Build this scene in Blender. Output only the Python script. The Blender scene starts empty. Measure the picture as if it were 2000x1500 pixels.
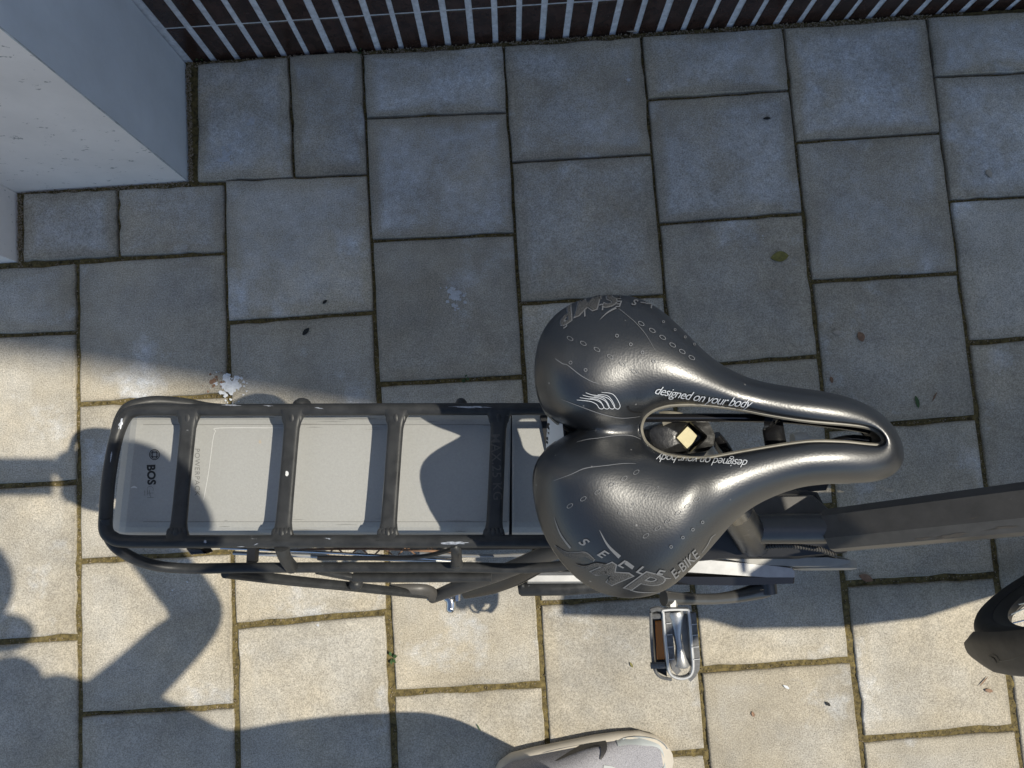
import bpy, bmesh, math, random
from mathutils import Vector, Matrix, noise
from mathutils.bvhtree import BVHTree
from math import radians as R_, sin, cos, pi
random.seed(7)
sc = bpy.context.scene
COL = sc.collection

# ------------------------------------------------------------------ camera
F_PX, TILT, YAW = 1300.0, 0.0940, -0.0684
CAM = Vector((0.2677, -0.8995, 1.3509))
cd = bpy.data.cameras.new('camera'); cam = bpy.data.objects.new('camera', cd); COL.objects.link(cam)
cam.location = CAM; cam.rotation_euler = (TILT, 0, YAW)
cd.sensor_width = 36; cd.lens = F_PX / 2000 * 36; cd.clip_start = 0.02; cd.clip_end = 300
sc.camera = cam

# ------------------------------------------------------------------ light
SUN = Vector((0.715, -0.033, 1.0)).normalized()          # towards the sun
w = bpy.data.worlds.new('World'); sc.world = w; w.use_nodes = True
wn = w.node_tree.nodes; wl = w.node_tree.links
bg = wn['Background']; bg.inputs['Strength'].default_value = 0.126
sky = wn.new('ShaderNodeTexSky'); sky.sky_type = 'NISHITA'; sky.sun_disc = False
sky.sun_elevation = math.asin(SUN.z); sky.sun_rotation = math.atan2(SUN.x, SUN.y)
sky.air_density = 1.0; sky.dust_density = 0.5; sky.ozone_density = 1.0
wl.new(sky.outputs[0], bg.inputs[0])
sd = bpy.data.lights.new('sun', 'SUN'); sd.energy = 4.7; sd.angle = R_(0.53); sd.color = (1.0, 0.935, 0.80)
sun = bpy.data.objects.new('sun', sd); COL.objects.link(sun)
sun.rotation_euler = SUN.to_track_quat('Z', 'Y').to_euler()
sc.view_settings.view_transform = 'Standard'; sc.view_settings.look = 'None'
sc.view_settings.exposure = 0.12; sc.view_settings.gamma = 1
sc.render.engine = 'CYCLES'

# ------------------------------------------------------------------ survey helpers
CM = Matrix.Rotation(YAW, 3, 'Z') @ Matrix.Rotation(TILT, 3, 'X')
def ray(px, py): return CM @ Vector(((px - 1000) / F_PX, (750 - py) / F_PX, -1.0))
def at(px, py, z=0.0):
    d = ray(px, py); return CAM + d * ((z - CAM.z) / d.z)
def gp(px, py, z):                       # ground survey position (paving pixels) lifted to height z
    p = at(px, py, 0); return Vector((p.x, p.y, z))
BETA, PSI = R_(11.5), -0.068             # the bicycle leans on its stand
BO = Vector((0.154, -1.0776, 0))
BM = Matrix.Rotation(PSI, 3, 'Z') @ Matrix.Rotation(-BETA, 3, 'X')
def bk(x, y, z): return BO + BM @ Vector((x, y, z))

# ------------------------------------------------------------------ materials
def new_mat(name):
    m = bpy.data.materials.new(name); m.use_nodes = True
    return m, m.node_tree.nodes, m.node_tree.links, m.node_tree.nodes['Principled BSDF']
def mat(name, col, rough=0.5, metal=0.0, var=0.0, vscale=30, bump=0.0, bscale=300, spec=0.5, chips=0.0, chipcol=(.55, .56, .58), coat=0.0, rvar=0.0):
    m, n, l, b = new_mat(name)
    b.inputs['Roughness'].default_value = rough; b.inputs['Metallic'].default_value = metal
    b.inputs['Specular IOR Level'].default_value = spec; b.inputs['Coat Weight'].default_value = coat
    b.inputs['Coat Roughness'].default_value = 0.12
    g = n.new('ShaderNodeNewGeometry')
    last = None
    rgb = n.new('ShaderNodeRGB'); rgb.outputs[0].default_value = (*col, 1); last = rgb.outputs[0]
    if var:
        t = n.new('ShaderNodeTexNoise'); t.inputs['Scale'].default_value = vscale; t.inputs['Detail'].default_value = 6
        t.inputs['Roughness'].default_value = 0.65
        l.new(g.outputs['Position'], t.inputs['Vector'])
        mp = n.new('ShaderNodeMapRange'); mp.inputs[1].default_value = .3; mp.inputs[2].default_value = .7
        mp.inputs[3].default_value = 1 - var; mp.inputs[4].default_value = 1 + var
        l.new(t.outputs['Fac'], mp.inputs[0])
        mx = n.new('ShaderNodeVectorMath'); mx.operation = 'SCALE'
        l.new(last, mx.inputs[0]); l.new(mp.outputs[0], mx.inputs['Scale']); last = mx.outputs[0]
        if rvar:
            mr = n.new('ShaderNodeMapRange'); mr.inputs[1].default_value = .3; mr.inputs[2].default_value = .7
            mr.inputs[3].default_value = rough - rvar; mr.inputs[4].default_value = rough + rvar
            l.new(t.outputs['Fac'], mr.inputs[0]); l.new(mr.outputs[0], b.inputs['Roughness'])
    if chips:
        t = n.new('ShaderNodeTexNoise'); t.inputs['Scale'].default_value = 90; t.inputs['Detail'].default_value = 8
        t.inputs['Roughness'].default_value = 0.7
        mpv = n.new('ShaderNodeMapping'); mpv.inputs['Scale'].default_value = (.5, 1, 1)
        l.new(g.outputs['Position'], mpv.inputs[0]); l.new(mpv.outputs[0], t.inputs['Vector'])
        r = n.new('ShaderNodeValToRGB'); r.color_ramp.elements[0].position = 0.71 - chips * .1; r.color_ramp.elements[1].position = 0.74 - chips * .1
        l.new(t.outputs['Fac'], r.inputs[0])
        mi = n.new('ShaderNodeMix'); mi.data_type = 'RGBA'; l.new(r.outputs[0], mi.inputs[0]); l.new(last, mi.inputs[6])
        mi.inputs[7].default_value = (*chipcol, 1); last = mi.outputs[2]
    l.new(last, b.inputs['Base Color'])
    if bump:
        t = n.new('ShaderNodeTexNoise'); t.inputs['Scale'].default_value = bscale; t.inputs['Detail'].default_value = 3
        l.new(g.outputs['Position'], t.inputs['Vector'])
        bp = n.new('ShaderNodeBump'); bp.inputs['Strength'].default_value = bump; bp.inputs['Distance'].default_value = 0.001
        l.new(t.outputs['Fac'], bp.inputs['Height']); l.new(bp.outputs[0], b.inputs['Normal'])
    return m

def concrete():
    m, n, l, b = new_mat('concrete_stone')
    g = n.new('ShaderNodeNewGeometry'); oi = n.new('ShaderNodeObjectInfo')
    add = n.new('ShaderNodeVectorMath'); add.operation = 'MULTIPLY_ADD'
    l.new(oi.outputs['Random'], add.inputs[0]); add.inputs[1].default_value = (7, 5, 3); l.new(g.outputs['Position'], add.inputs[2])
    def nz(scale, det=5, rough=.6, src=add.outputs[0]):
        t = n.new('ShaderNodeTexNoise'); t.inputs['Scale'].default_value = scale; t.inputs['Detail'].default_value = det
        t.inputs['Roughness'].default_value = rough; l.new(src, t.inputs['Vector']); return t.outputs['Fac']
    def mr(src, a, c, d, e):
        x = n.new('ShaderNodeMapRange'); x.inputs[1].default_value = a; x.inputs[2].default_value = c
        x.inputs[3].default_value = d; x.inputs[4].default_value = e; l.new(src, x.inputs[0]); return x.outputs[0]
    def mul(a, c):
        x = n.new('ShaderNodeMath'); x.operation = 'MULTIPLY'; l.new(a, x.inputs[0]); l.new(c, x.inputs[1]); return x.outputs[0]
    fac = mul(mr(nz(7, 4), .3, .7, .80, 1.14), mr(nz(38, 6, .7), .3, .7, .90, 1.10))
    fac = mul(fac, mr(nz(380, 3, .75), .34, .66, .60, 1.32))
    fac = mul(fac, mr(oi.outputs['Random'], 0, 1, .85, 1.09))
    eg = n.new('ShaderNodeAttribute'); eg.attribute_name = 'edge'; fac = mul(fac, mr(eg.outputs['Fac'], 0, 1, .84, 1.0))
    # dark pits and pale grains of the aggregate
    v = n.new('ShaderNodeTexVoronoi'); v.inputs['Scale'].default_value = 230; l.new(add.outputs[0], v.inputs['Vector'])
    pit = mr(v.outputs['Distance'], .05, .22, .0, 1.0)
    sel = mr(v.outputs['Color'], .60, .74, 1.0, .0)
    mm = n.new('ShaderNodeMath'); mm.operation = 'MAXIMUM'; l.new(pit, mm.inputs[0]); l.new(sel, mm.inputs[1])
    fac = mul(fac, mr(mm.outputs[0], 0, 1, .30, 1.0))
    mi = n.new('ShaderNodeMix'); mi.data_type = 'RGBA'
    l.new(mr(nz(4.5, 3), .38, .62, 0, 1), mi.inputs[0])
    mi.inputs[6].default_value = (.445, .392, .300, 1); mi.inputs[7].default_value = (.405, .373, .312, 1)
    # pale lime bloom patches, also painting the shade near the wall brighter and bluer
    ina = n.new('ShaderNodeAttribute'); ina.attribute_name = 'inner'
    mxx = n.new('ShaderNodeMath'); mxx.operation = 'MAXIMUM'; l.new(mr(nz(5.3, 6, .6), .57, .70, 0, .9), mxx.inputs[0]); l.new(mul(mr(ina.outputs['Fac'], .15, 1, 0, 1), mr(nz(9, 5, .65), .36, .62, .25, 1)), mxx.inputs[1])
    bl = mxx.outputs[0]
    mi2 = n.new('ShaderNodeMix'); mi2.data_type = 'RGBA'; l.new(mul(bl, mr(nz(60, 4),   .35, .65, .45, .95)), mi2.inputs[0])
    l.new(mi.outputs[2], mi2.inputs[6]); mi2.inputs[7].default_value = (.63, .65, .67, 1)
    sc_ = n.new('ShaderNodeVectorMath'); sc_.operation = 'SCALE'; l.new(mi2.outputs[2], sc_.inputs[0]); l.new(fac, sc_.inputs['Scale'])
    # green brown algae spots
    al = mr(nz(11, 5, .7), .66, .78, 0, .5)
    mi3 = n.new('ShaderNodeMix'); mi3.data_type = 'RGBA'; l.new(al, mi3.inputs[0]); l.new(sc_.outputs[0], mi3.inputs[6]); mi3.inputs[7].default_value = (.22, .20, .13, 1)
    l.new(mi3.outputs[2], b.inputs['Base Color'])
    b.inputs['Roughness'].default_value = .85; b.inputs['Specular IOR Level'].default_value = .35
    bp = n.new('ShaderNodeBump'); bp.inputs['Strength'].default_value = .55; bp.inputs['Distance'].default_value = .0012
    hh = n.new('ShaderNodeMath'); hh.operation = 'ADD'; l.new(nz(330, 3, .7), hh.inputs[0]); l.new(mr(mm.outputs[0], 0, 1, 0, .5), hh.inputs[1])
    l.new(hh.outputs[0], bp.inputs['Height']); l.new(bp.outputs[0], b.inputs['Normal'])
    return m

def leather():
    m, n, l, b = new_mat('saddle_leather')
    g = n.new('ShaderNodeNewGeometry')
    b.inputs['Base Color'].default_value = (.010, .0118, .0150, 1)
    b.inputs['Specular IOR Level'].default_value = 1.0
    vd = n.new('ShaderNodeTexVoronoi'); vd.inputs['Scale'].default_value = 95; l.new(g.outputs['Position'], vd.inputs['Vector'])
    rd = n.new('ShaderNodeMapRange'); rd.inputs[1].default_value = .05; rd.inputs[2].default_value = .09; rd.inputs[3].default_value = 1; rd.inputs[4].default_value = 0; l.new(vd.outputs['Distance'], rd.inputs[0])
    sd_ = n.new('ShaderNodeMath'); sd_.operation = 'GREATER_THAN'; sd_.inputs[1].default_value = .62; l.new(vd.outputs['Color'], sd_.inputs[0])
    md_ = n.new('ShaderNodeMath'); md_.operation = 'MULTIPLY'; l.new(rd.outputs[0], md_.inputs[0]); l.new(sd_.outputs[0], md_.inputs[1])
    mi = n.new('ShaderNodeMix'); mi.data_type = 'RGBA'; l.new(md_.outputs[0], mi.inputs[0]); mi.inputs[6].default_value = (.010, .0118, .0150, 1); mi.inputs[7].default_value = (.16, .16, .16, 1); l.new(mi.outputs[2], b.inputs['Base Color'])
    t = n.new('ShaderNodeTexNoise'); t.inputs['Scale'].default_value = 22; t.inputs['Detail'].default_value = 5; l.new(g.outputs['Position'], t.inputs['Vector'])
    mr = n.new('ShaderNodeMapRange'); mr.inputs[1].default_value = .3; mr.inputs[2].default_value = .7
    mr.inputs[3].default_value = .33; mr.inputs[4].default_value = .41; l.new(t.outputs['Fac'], mr.inputs[0]); l.new(mr.outputs[0], b.inputs['Roughness'])
    v = n.new('ShaderNodeTexVoronoi'); v.inputs['Scale'].default_value = 640; l.new(g.outputs['Position'], v.inputs['Vector'])
    bp = n.new('ShaderNodeBump'); bp.inputs['Strength'].default_value = .17; bp.inputs['Distance'].default_value = .0003
    l.new(v.outputs['Distance'], bp.inputs['Height']); l.new(bp.outputs[0], b.inputs['Normal'])
    return m

M = {}
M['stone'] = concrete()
M['moss'] = mat('moss_joint', (.120, .092, .034), .95, var=.75, vscale=120, bump=1, bscale=400)
M['grit'] = mat('joint_grit', (.30, .24, .17), .9, var=.5, vscale=300)
M['earth'] = mat('dark_earth', (.06, .05, .04), .95, var=.6, vscale=150, bump=1, bscale=500)
M['worn'] = mat('worn_paint_edge', (.42, .45, .47), .8, var=.4, vscale=60)
M['faint'] = mat('faint_bloom', (.50, .51, .52), .85, var=.2, vscale=300)
M['ground'] = mat('far_paving', (.36, .34, .30), .9, var=.15, vscale=3)
M['tile'] = mat('glazed_tile', (.042, .023, .018), .26, var=.5, vscale=40, bump=.12, bscale=90, chips=.2, chipcol=(.3, .28, .26))
M['grout'] = mat('grout', (.62, .64, .68), .85, var=.25, vscale=90, bump=.5, bscale=500)
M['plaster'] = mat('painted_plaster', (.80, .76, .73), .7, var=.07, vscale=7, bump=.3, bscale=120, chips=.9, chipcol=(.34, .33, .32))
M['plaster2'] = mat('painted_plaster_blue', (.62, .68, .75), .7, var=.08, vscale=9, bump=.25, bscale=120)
M['leather'] = leather()
M['lit_edge'] = mat('saddle_edge_lit', (.20, .185, .15), .5, var=.2, vscale=60)  # beige of reflected sunlit ground put into the edge colour
M['print'] = mat('white_print', (.55, .57, .60), .5)
M['emboss'] = mat('embossed_edge', (.15, .155, .165), .4)
M['fill'] = mat('embossed_fill', (.055, .056, .058), .65, bump=1, bscale=1500, var=.6, vscale=1500)
M['rack'] = mat('black_anodised', (.030, .031, .032), .42, var=.35, vscale=60, chips=.35, chipcol=(.20, .21, .22), bump=.15, bscale=200, spec=.28, rvar=.08)
M['frame'] = mat('dark_frame_paint', (.072, .068, .063), .40, var=.2, vscale=40, chips=.25, chipcol=(.16, .15, .13), spec=.3)
M['chip'] = mat('bare_metal', (.34, .36, .40), .45, metal=.4, var=.5, vscale=300)
M['satin'] = mat('satin_black', (.05, .049, .047), .28, var=.15, vscale=40, spec=.7)
M['batt'] = mat('battery_shell', (.34, .34, .325), .46, var=.07, vscale=500, bump=.15, bscale=700, spec=.5)
M['batt2'] = mat('battery_shell_side', (.24, .24, .23), .5, var=.15, vscale=120)
M['black'] = mat('black_plastic', (.010, .010, .011), .45, var=.3, vscale=50)
M['gloss'] = mat('black_gloss', (.010, .010, .011), .14, spec=.7)
M['ink'] = mat('black_print', (.012, .012, .013), .6)
M['greyink'] = mat('grey_print', (.16, .16, .155), .6)
M['silver'] = mat('aluminium', (.50, .50, .49), .40, metal=.7, var=.12, vscale=80)
M['guard'] = mat('brushed_guard', (.36, .36, .355), .42, metal=.6, var=.12, vscale=60)
M['steel'] = mat('steel', (.6, .6, .6), .2, metal=1)
M['amber'] = mat('amber_reflector', (.55, .19, .025), .25, bump=.4, bscale=900)
M['rubber'] = mat('rubber', (.022, .020, .019), .7, var=.3, vscale=60, bump=.2, bscale=300)
M['fender'] = mat('mudguard', (.075, .064, .052), .55, var=.25, vscale=35)
M['grip'] = mat('pedal_tread', (.13, .13, .13), .75, var=.3, vscale=300)
M['paper'] = mat('label_white', (.62, .62, .61), .5)
M['beige'] = mat('post_core', (.60, .54, .33), .6, var=.08, vscale=200)
M['dirty'] = mat('dusty_black', (.012, .012, .012), .3, var=.6, vscale=140, chips=1.0, chipcol=(.09, .085, .075), bump=.2, bscale=300)
M['motor'] = mat('motor_cover', (.34, .325, .29), .45, var=.1, vscale=60)
M['shoe'] = mat('shoe_mesh', (.29, .285, .305), .8, var=.45, vscale=600, bump=.6, bscale=900)
M['shoe2'] = mat('shoe_overlay', (.34, .365, .365), .55)
M['sole'] = mat('shoe_foam', (.54, .49, .41), .7, var=.06, vscale=60)
M['swoosh'] = mat('shoe_mark', (.045, .042, .042), .5)
M['lace'] = mat('shoe_lace', (.36, .36, .36), .8)
M['cloth'] = mat('trouser_cloth', (.035, .035, .04), .9, var=.2, vscale=80)
M['jacket'] = mat('jacket_cloth', (.08, .09, .11), .9, var=.2, vscale=80)
M['skin'] = mat('skin', (.45, .27, .19), .5, var=.05, vscale=40)
M['hair'] = mat('hair', (.05, .03, .02), .6, var=.3, vscale=200)
M['phone'] = mat('phone_black', (.02, .02, .022), .25)
M['lime'] = mat('dried_dropping', (.62, .64, .66), .8, var=.2, vscale=200)
M['leafy'] = mat('yellow_leaf', (.17, .15, .035), .7, var=.35, vscale=150)
M['leafb'] = mat('brown_leaf', (.23, .13, .075), .7, var=.3, vscale=150)
M['leafg'] = mat('green_leaf', (.05, .10, .03), .6, var=.3, vscale=150)
M['leafp'] = mat('pale_petal', (.42, .37, .30), .7, var=.2, vscale=150)
M['dark'] = mat('dark_crumb', (.02, .02, .018), .9)
M['brickwall'] = mat('render_wall', (.38, .35, .31), .85, var=.1, vscale=2)
M['glass'] = mat('window_glass', (.03, .04, .05), .05)

# ------------------------------------------------------------------ objects
def tag(o, label=None, cat=None, group=None, kind=None):
    if label: o['label'] = label
    if cat: o['category'] = cat
    if group: o['group'] = group
    if kind: o['kind'] = kind
    return o
def empty(name, loc, label=None, cat=None, group=None):
    o = bpy.data.objects.new(name, None); COL.objects.link(o); o.location = loc; o.empty_display_size = .05
    o['_l'] = 1; del o['_l']
    return tag(o, label, cat, group)
def child(o, parent):
    if parent is not None:
        o.parent = parent
        o.matrix_parent_inverse = Matrix.Translation(-parent.location)   # every location is kept in world terms
    return o
class MB:
    def __init__(s): s.v = []; s.f = []; s.m = []; s.cur = 0
    def add(s, vs, fs):
        k = len(s.v); s.v += [tuple(p) for p in vs]; s.f += [tuple(i + k for i in f) for f in fs]; s.m += [s.cur] * len(fs); return k
    def box(s, c, sx, sy, sz, mtx=None):
        vs = []
        for z in (-1, 1):
            for x, y in ((-1, -1), (1, -1), (1, 1), (-1, 1)):
                p = Vector((x * sx / 2, y * sy / 2, z * sz / 2)); p = mtx @ p if mtx else p; vs.append(Vector(c) + p)
        s.add(vs, [(3, 2, 1, 0), (4, 5, 6, 7), (0, 1, 5, 4), (1, 2, 6, 5), (2, 3, 7, 6), (3, 0, 4, 7)]); return s
    def tube(s, pts, r, seg=14, flat=1.0, closed=False, cap=True, smooth=0, up=Vector((0, 0, 1)), shape=None):
        pts = [Vector(p) for p in pts]
        rs = list(r) if hasattr(r, '__len__') else [r] * len(pts)
        if smooth:
            pts, rs = spline(pts, rs, smooth, closed)
        n = len(pts); rings = []
        for i, p in enumerate(pts):
            a = pts[(i - 1) % n] if (closed or i) else p; b = pts[(i + 1) % n] if (closed or i < n - 1) else p
            t = (b - a).normalized(); u = up
            if abs(t.dot(u)) > .95: u = Vector((1, 0, 0)) if abs(t.x) < .9 else Vector((0, 1, 0))
            sx = t.cross(u).normalized(); sy = sx.cross(t).normalized()
            ring = []
            if shape:
                for (q1, q2) in shape: ring.append(p + sx * q1 * rs[i] + sy * q2 * rs[i])
            else:
                for k in range(seg):
                    an = 2 * pi * k / seg; ring.append(p + sx * cos(an) * rs[i] + sy * sin(an) * rs[i] * flat)
            rings.append(ring)
        sg = len(rings[0]); vs = [q for rg in rings for q in rg]; fs = []
        for i in range(n if closed else n - 1):
            for k in range(sg):
                a = i * sg + k; b = i * sg + (k + 1) % sg; c = ((i + 1) % n) * sg + (k + 1) % sg; d = ((i + 1) % n) * sg + k
                fs.append((a, b, c, d))
        if cap and not closed:
            fs.append(tuple(range(sg))[::-1]); fs.append(tuple((n - 1) * sg + k for k in range(sg)))
        s.add(vs, fs); return s
    def prism(s, poly, axis, bevel=0.0):
        """poly: list of world points (planar), extruded by vector axis"""
        n = len(poly); A = Vector(axis); c = sum((Vector(p) for p in poly), Vector()) / n
        if bevel:
            L = A.length; d = A / L
            lay = [([Vector(p) + (c - Vector(p)).normalized() * bevel for p in poly], 0), (poly, bevel), (poly, L - bevel), ([Vector(p) + (c - Vector(p)).normalized() * bevel for p in poly], L)]
            vs = [Vector(p) + d * h for ps, h in lay for p in ps]
        else:
            vs = [Vector(p) for p in poly] + [Vector(p) + A for p in poly]; lay = [0, 1]
        fs = [tuple(range(n))[::-1]]
        for j in range(len(lay) - 1):
            for i in range(n): fs.append((j * n + i, j * n + (i + 1) % n, (j + 1) * n + (i + 1) % n, (j + 1) * n + i))
        fs.append(tuple((len(lay) - 1) * n + i for i in range(n)))
        s.add(vs, fs); return s
    def sphere(s, c, rx, ry=None, rz=None, seg=14, rg=9, mtx=None):
        ry = ry or rx; rz = rz or rx; vs = []; fs = []
        for i in range(rg + 1):
            th = pi * i / rg
            for k in range(seg):
                an = 2 * pi * k / seg; p = Vector((rx * sin(th) * cos(an), ry * sin(th) * sin(an), rz * cos(th)))
                vs.append(Vector(c) + (mtx @ p if mtx else p))
        for i in range(rg):
            for k in range(seg):
                fs.append((i * seg + k, (i + 1) * seg + k, (i + 1) * seg + (k + 1) % seg, i * seg + (k + 1) % seg))
        s.add(vs, fs); return s
    def build(s, name, m, parent=None, smooth=True, angle=38, **kw):
        me = bpy.data.meshes.new(name); me.from_pydata(s.v, [], s.f); me.validate(); me.update()
        bm = bmesh.new(); bm.from_mesh(me); bmesh.ops.recalc_face_normals(bm, faces=bm.faces); bm.to_mesh(me); bm.free()
        ms = m if isinstance(m, list) else [m]
        for q in ms: me.materials.append(M[q])
        if len(ms) > 1 and len(me.polygons) == len(s.m): me.polygons.foreach_set('material_index', s.m)
        if smooth:
            me.shade_smooth(); me.set_sharp_from_angle(angle=R_(angle))
        o = bpy.data.objects.new(name, me); COL.objects.link(o)
        # put the origin of a top-level mesh at its base
        child(o, parent); tag(o, **kw); return o
def spline(pts, rs, sub, closed=False):
    n = len(pts); out = []; ro = []
    for i in range(n if closed else n - 1):
        def g(k): return pts[k % n] if closed else (pts[max(0, min(n - 1, k))])
        p0, p1, p2, p3 = g(i - 1), g(i), g(i + 1), g(i + 2)
        for j in range(sub):
            t = j / sub
            out.append(.5 * ((2 * p1) + (p2 - p0) * t + (2 * p0 - 5 * p1 + 4 * p2 - p3) * t * t + (3 * p1 - p0 - 3 * p2 + p3) * t ** 3))
            r1 = rs[i % n]; r2 = rs[(i + 1) % n]; ro.append(r1 + (r2 - r1) * t)
    if not closed: out.append(pts[-1]); ro.append(rs[-1])
    return out, ro
def pl(*a): return [at(*p) for p in a]
def bvh_of(o):
    me = o.data; return BVHTree.FromPolygons([v.co.copy() for v in me.vertices], [tuple(p.vertices) for p in me.polygons])
def text2d(body, size, bold=0.0, shear=0.0, spacing=1.0):
    c = bpy.data.curves.new('lettering', 'FONT'); c.body = body; c.size = size; c.offset = bold; c.shear = shear; c.space_character = spacing
    c.align_x = 'CENTER'; c.align_y = 'CENTER'; c.resolution_u = 3
    o = bpy.data.objects.new('lettering', c); me = bpy.data.meshes.new_from_object(o)
    bpy.data.objects.remove(o); return me
def drape_mesh(me, f, name, m, parent, maxlen=None, **kw):
    """map the flat mesh me through f((u,v)) -> point"""
    bm = bmesh.new(); bm.from_mesh(me)
    if maxlen:
        for _ in range(4):
            es = [e for e in bm.edges if e.calc_length() > maxlen]
            if not es: break
            bmesh.ops.subdivide_edges(bm, edges=es, cuts=1); bmesh.ops.triangulate(bm, faces=[q for q in bm.faces if len(q.verts) > 4])
    for v in bm.verts: v.co = f(v.co.x, v.co.y)
    out = bpy.data.meshes.new(name); bm.to_mesh(out); bm.free(); out.materials.append(M[m])
    o = bpy.data.objects.new(name, out); COL.objects.link(o); child(o, parent); tag(o, **kw); return o
def on_surf(bvh, off=.0003, z0=.8):
    def f(px, py):
        d = ray(px, py).normalized(); h, nrm, _, _ = bvh.ray_cast(CAM, d)
        if h is None:
            h, nrm, _, _ = bvh.find_nearest(at(px, py, z0 - .01))
        if nrm.dot(d) > 0: nrm = -nrm
        return h + nrm * off
    return f
def text_on(body, px, py, ang, size, f, name, m, parent, bold=0, shear=0, spacing=1, sx=1, flip=1, bend=0, maxlen=6, **kw):
    """lettering with its size in photo pixels, laid on the surface f"""
    me = text2d(body, size, bold, shear, spacing); a = R_(ang)
    def g(u, v):
        u *= sx; v = -v * flip + bend * u * u
        return f(px + u * cos(a) - v * sin(a), py + u * sin(a) + v * cos(a))
    return drape_mesh(me, g, name, m, parent, maxlen, **kw)
def ribbon_on(pts, wd, f, name, m, parent, sub=6, **kw):
    P, Wd = spline([Vector((x, y, 0)) for x, y in pts], wd if hasattr(wd, '__len__') else [wd] * len(pts), sub)
    mb = MB(); vs = []
    for i, p in enumerate(P):
        a = P[max(0, i - 1)]; b = P[min(len(P) - 1, i + 1)]; t = (b - a).normalized(); nn = Vector((-t.y, t.x, 0)) * Wd[i] / 2
        vs += [f(p.x + nn.x * q, p.y + nn.y * q) for q in (1, .5, 0, -.5, -1)]
    mb.add(vs, [(5 * i + j, 5 * i + j + 1, 5 * i + j + 6, 5 * i + j + 5) for i in range(len(P) - 1) for j in range(4)])
    return mb.build(name, m, parent, **kw)
def blob_on(px, py, rx, ry, ang, f, name, m, parent, jag=.3, n=18, ringonly=0, **kw):
    mb = MB(); a = R_(ang); vs = []; rnd = random.Random(int(px * 7 + py))
    rr = [1 + jag * (rnd.random() * 2 - 1) for _ in range(n)]
    ks = (1.0, ringonly) if ringonly else (1.0, .5)
    for k in ks:
        for i in range(n):
            t = 2 * pi * i / n; u = rx * cos(t) * rr[i] * k; v = ry * sin(t) * rr[i] * k
            vs.append(f(px + u * cos(a) - v * sin(a), py + u * sin(a) + v * cos(a)))
    fs = [(i, (i + 1) % n, n + (i + 1) % n, n + i) for i in range(n)]
    if not ringonly: vs.append(f(px, py)); fs += [(n + i, n + (i + 1) % n, 2 * n) for i in range(n)]
    mb.add(vs, fs); return mb.build(name, m, parent, **kw)

# ================================================================== GROUND
gm = MB(); S = 60
gm.add([(-S, -S, -.05), (S, -S, -.05), (S, S, -.05), (-S, S, -.05)], [(0, 1, 2, 3)])
gm.build('ground', 'ground', smooth=False, kind='structure')
pave = MB(); pave.add([(-2.2, -3.0, -.035), (3.3, -3.0, -.035), (3.3, .02, -.035), (-2.2, .02, -.035)], [(0, 1, 2, 3)])
pave = pave.build('pavement', 'earth', smooth=False, kind='structure')

PITCH = .303
bpx = {-3: [], -2: [(150, 511), (150, 650), (150, 790), (150, 942), (155, 1097), (153, 1247), (157, 1397)],
       -1: [(438, 350), (439, 493), (443, 629), (459, 1222), (458, 1380)],
       0: [(707, 105), (712, 230), (718, 340), (727, 469), (730, 609), (742, 750), (757, 1194), (765, 1356)],
       1: [(982, 90), (989, 219), (1000, 317), (1008, 456), (1018, 592), (1022, 735), (1062, 1338)],
       2: [(1258, 68), (1267, 193), (1270, 301), (1286, 437), (1290, 577), (1372, 1311)],
       3: [(1533, 45), (1545, 175), (1553, 277), (1568, 416), (1584, 549), (1600, 695), (1650, 1140), (1660, 1291), (1688, 1446)],
       4: [(1812, 27), (1826, 149), (1836, 258), (1858, 391), (1872, 532), (1896, 668), (1945, 1122), (1988, 1423)]}
def linfit(ps):
    n = len(ps); my = sum(p.y for p in ps) / n; mx = sum(p.x for p in ps) / n
    sxy = sum((p.y - my) * (p.x - mx) for p in ps); syy = sum((p.y - my) ** 2 for p in ps); b = sxy / syy; return mx - b * my, b
BL = {}
for k, v in bpx.items():
    if v: BL[k] = linfit([at(*p) for p in v])
def bx(k, y):
    if k in BL: a, b = BL[k]; return a + b * y
    if k < -2: a, b = BL[-2]; return a + b * y + (k + 2) * PITCH
    a, b = BL[4]; return a + b * y + (k - 4) * PITCH
# cross joints: (left px, right px) seen in the photo
cj = {-3: [((0, 655), (150, 648)), ((0, 950), (150, 941)), ((0, 1255), (150, 1246))],
      -2: [((150, 511), (439, 493)), ((150, 790), (420, 773)), ((155, 1097), (445, 1078)), ((157, 1397), (458, 1380))],
      -1: [((438, 350), (718, 340)), ((443, 629), (730, 609)), None, ((459, 1222), (757, 1194))],
      0: [((712, 230), (989, 219)), ((727, 469), (1008, 456)), ((742, 750), (1022, 735)), None, ((765, 1356), (1062, 1338))],
      1: [((1000, 317), (1270, 301)), ((1018, 592), (1290, 577)), None, ((1062, 1178), (1360, 1160)), ((1078, 1490), (1382, 1468))],
      2: [((1267, 193), (1545, 175)), ((1286, 437), (1568, 416)), ((1305, 718), (1600, 695)), None, ((1372, 1311), (1660, 1291))],
      3: [((1553, 277), (1836, 258)), ((1584, 549), (1872, 532)), ((1618, 838), (1910, 815)), ((1650, 1140), (1945, 1122)), ((1688, 1446), (1988, 1423))],
      4: [((1826, 149), (2000, 141)), ((1858, 391), (2000, 383)), ((1896, 668), (2000, 660))]}
WALLY = -.033
stones = []
def width_at(y):                     # joints open up towards the street
    t = max(0, min(1, (-y - .25) / .95)); return .0030 + .0068 * t
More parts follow.
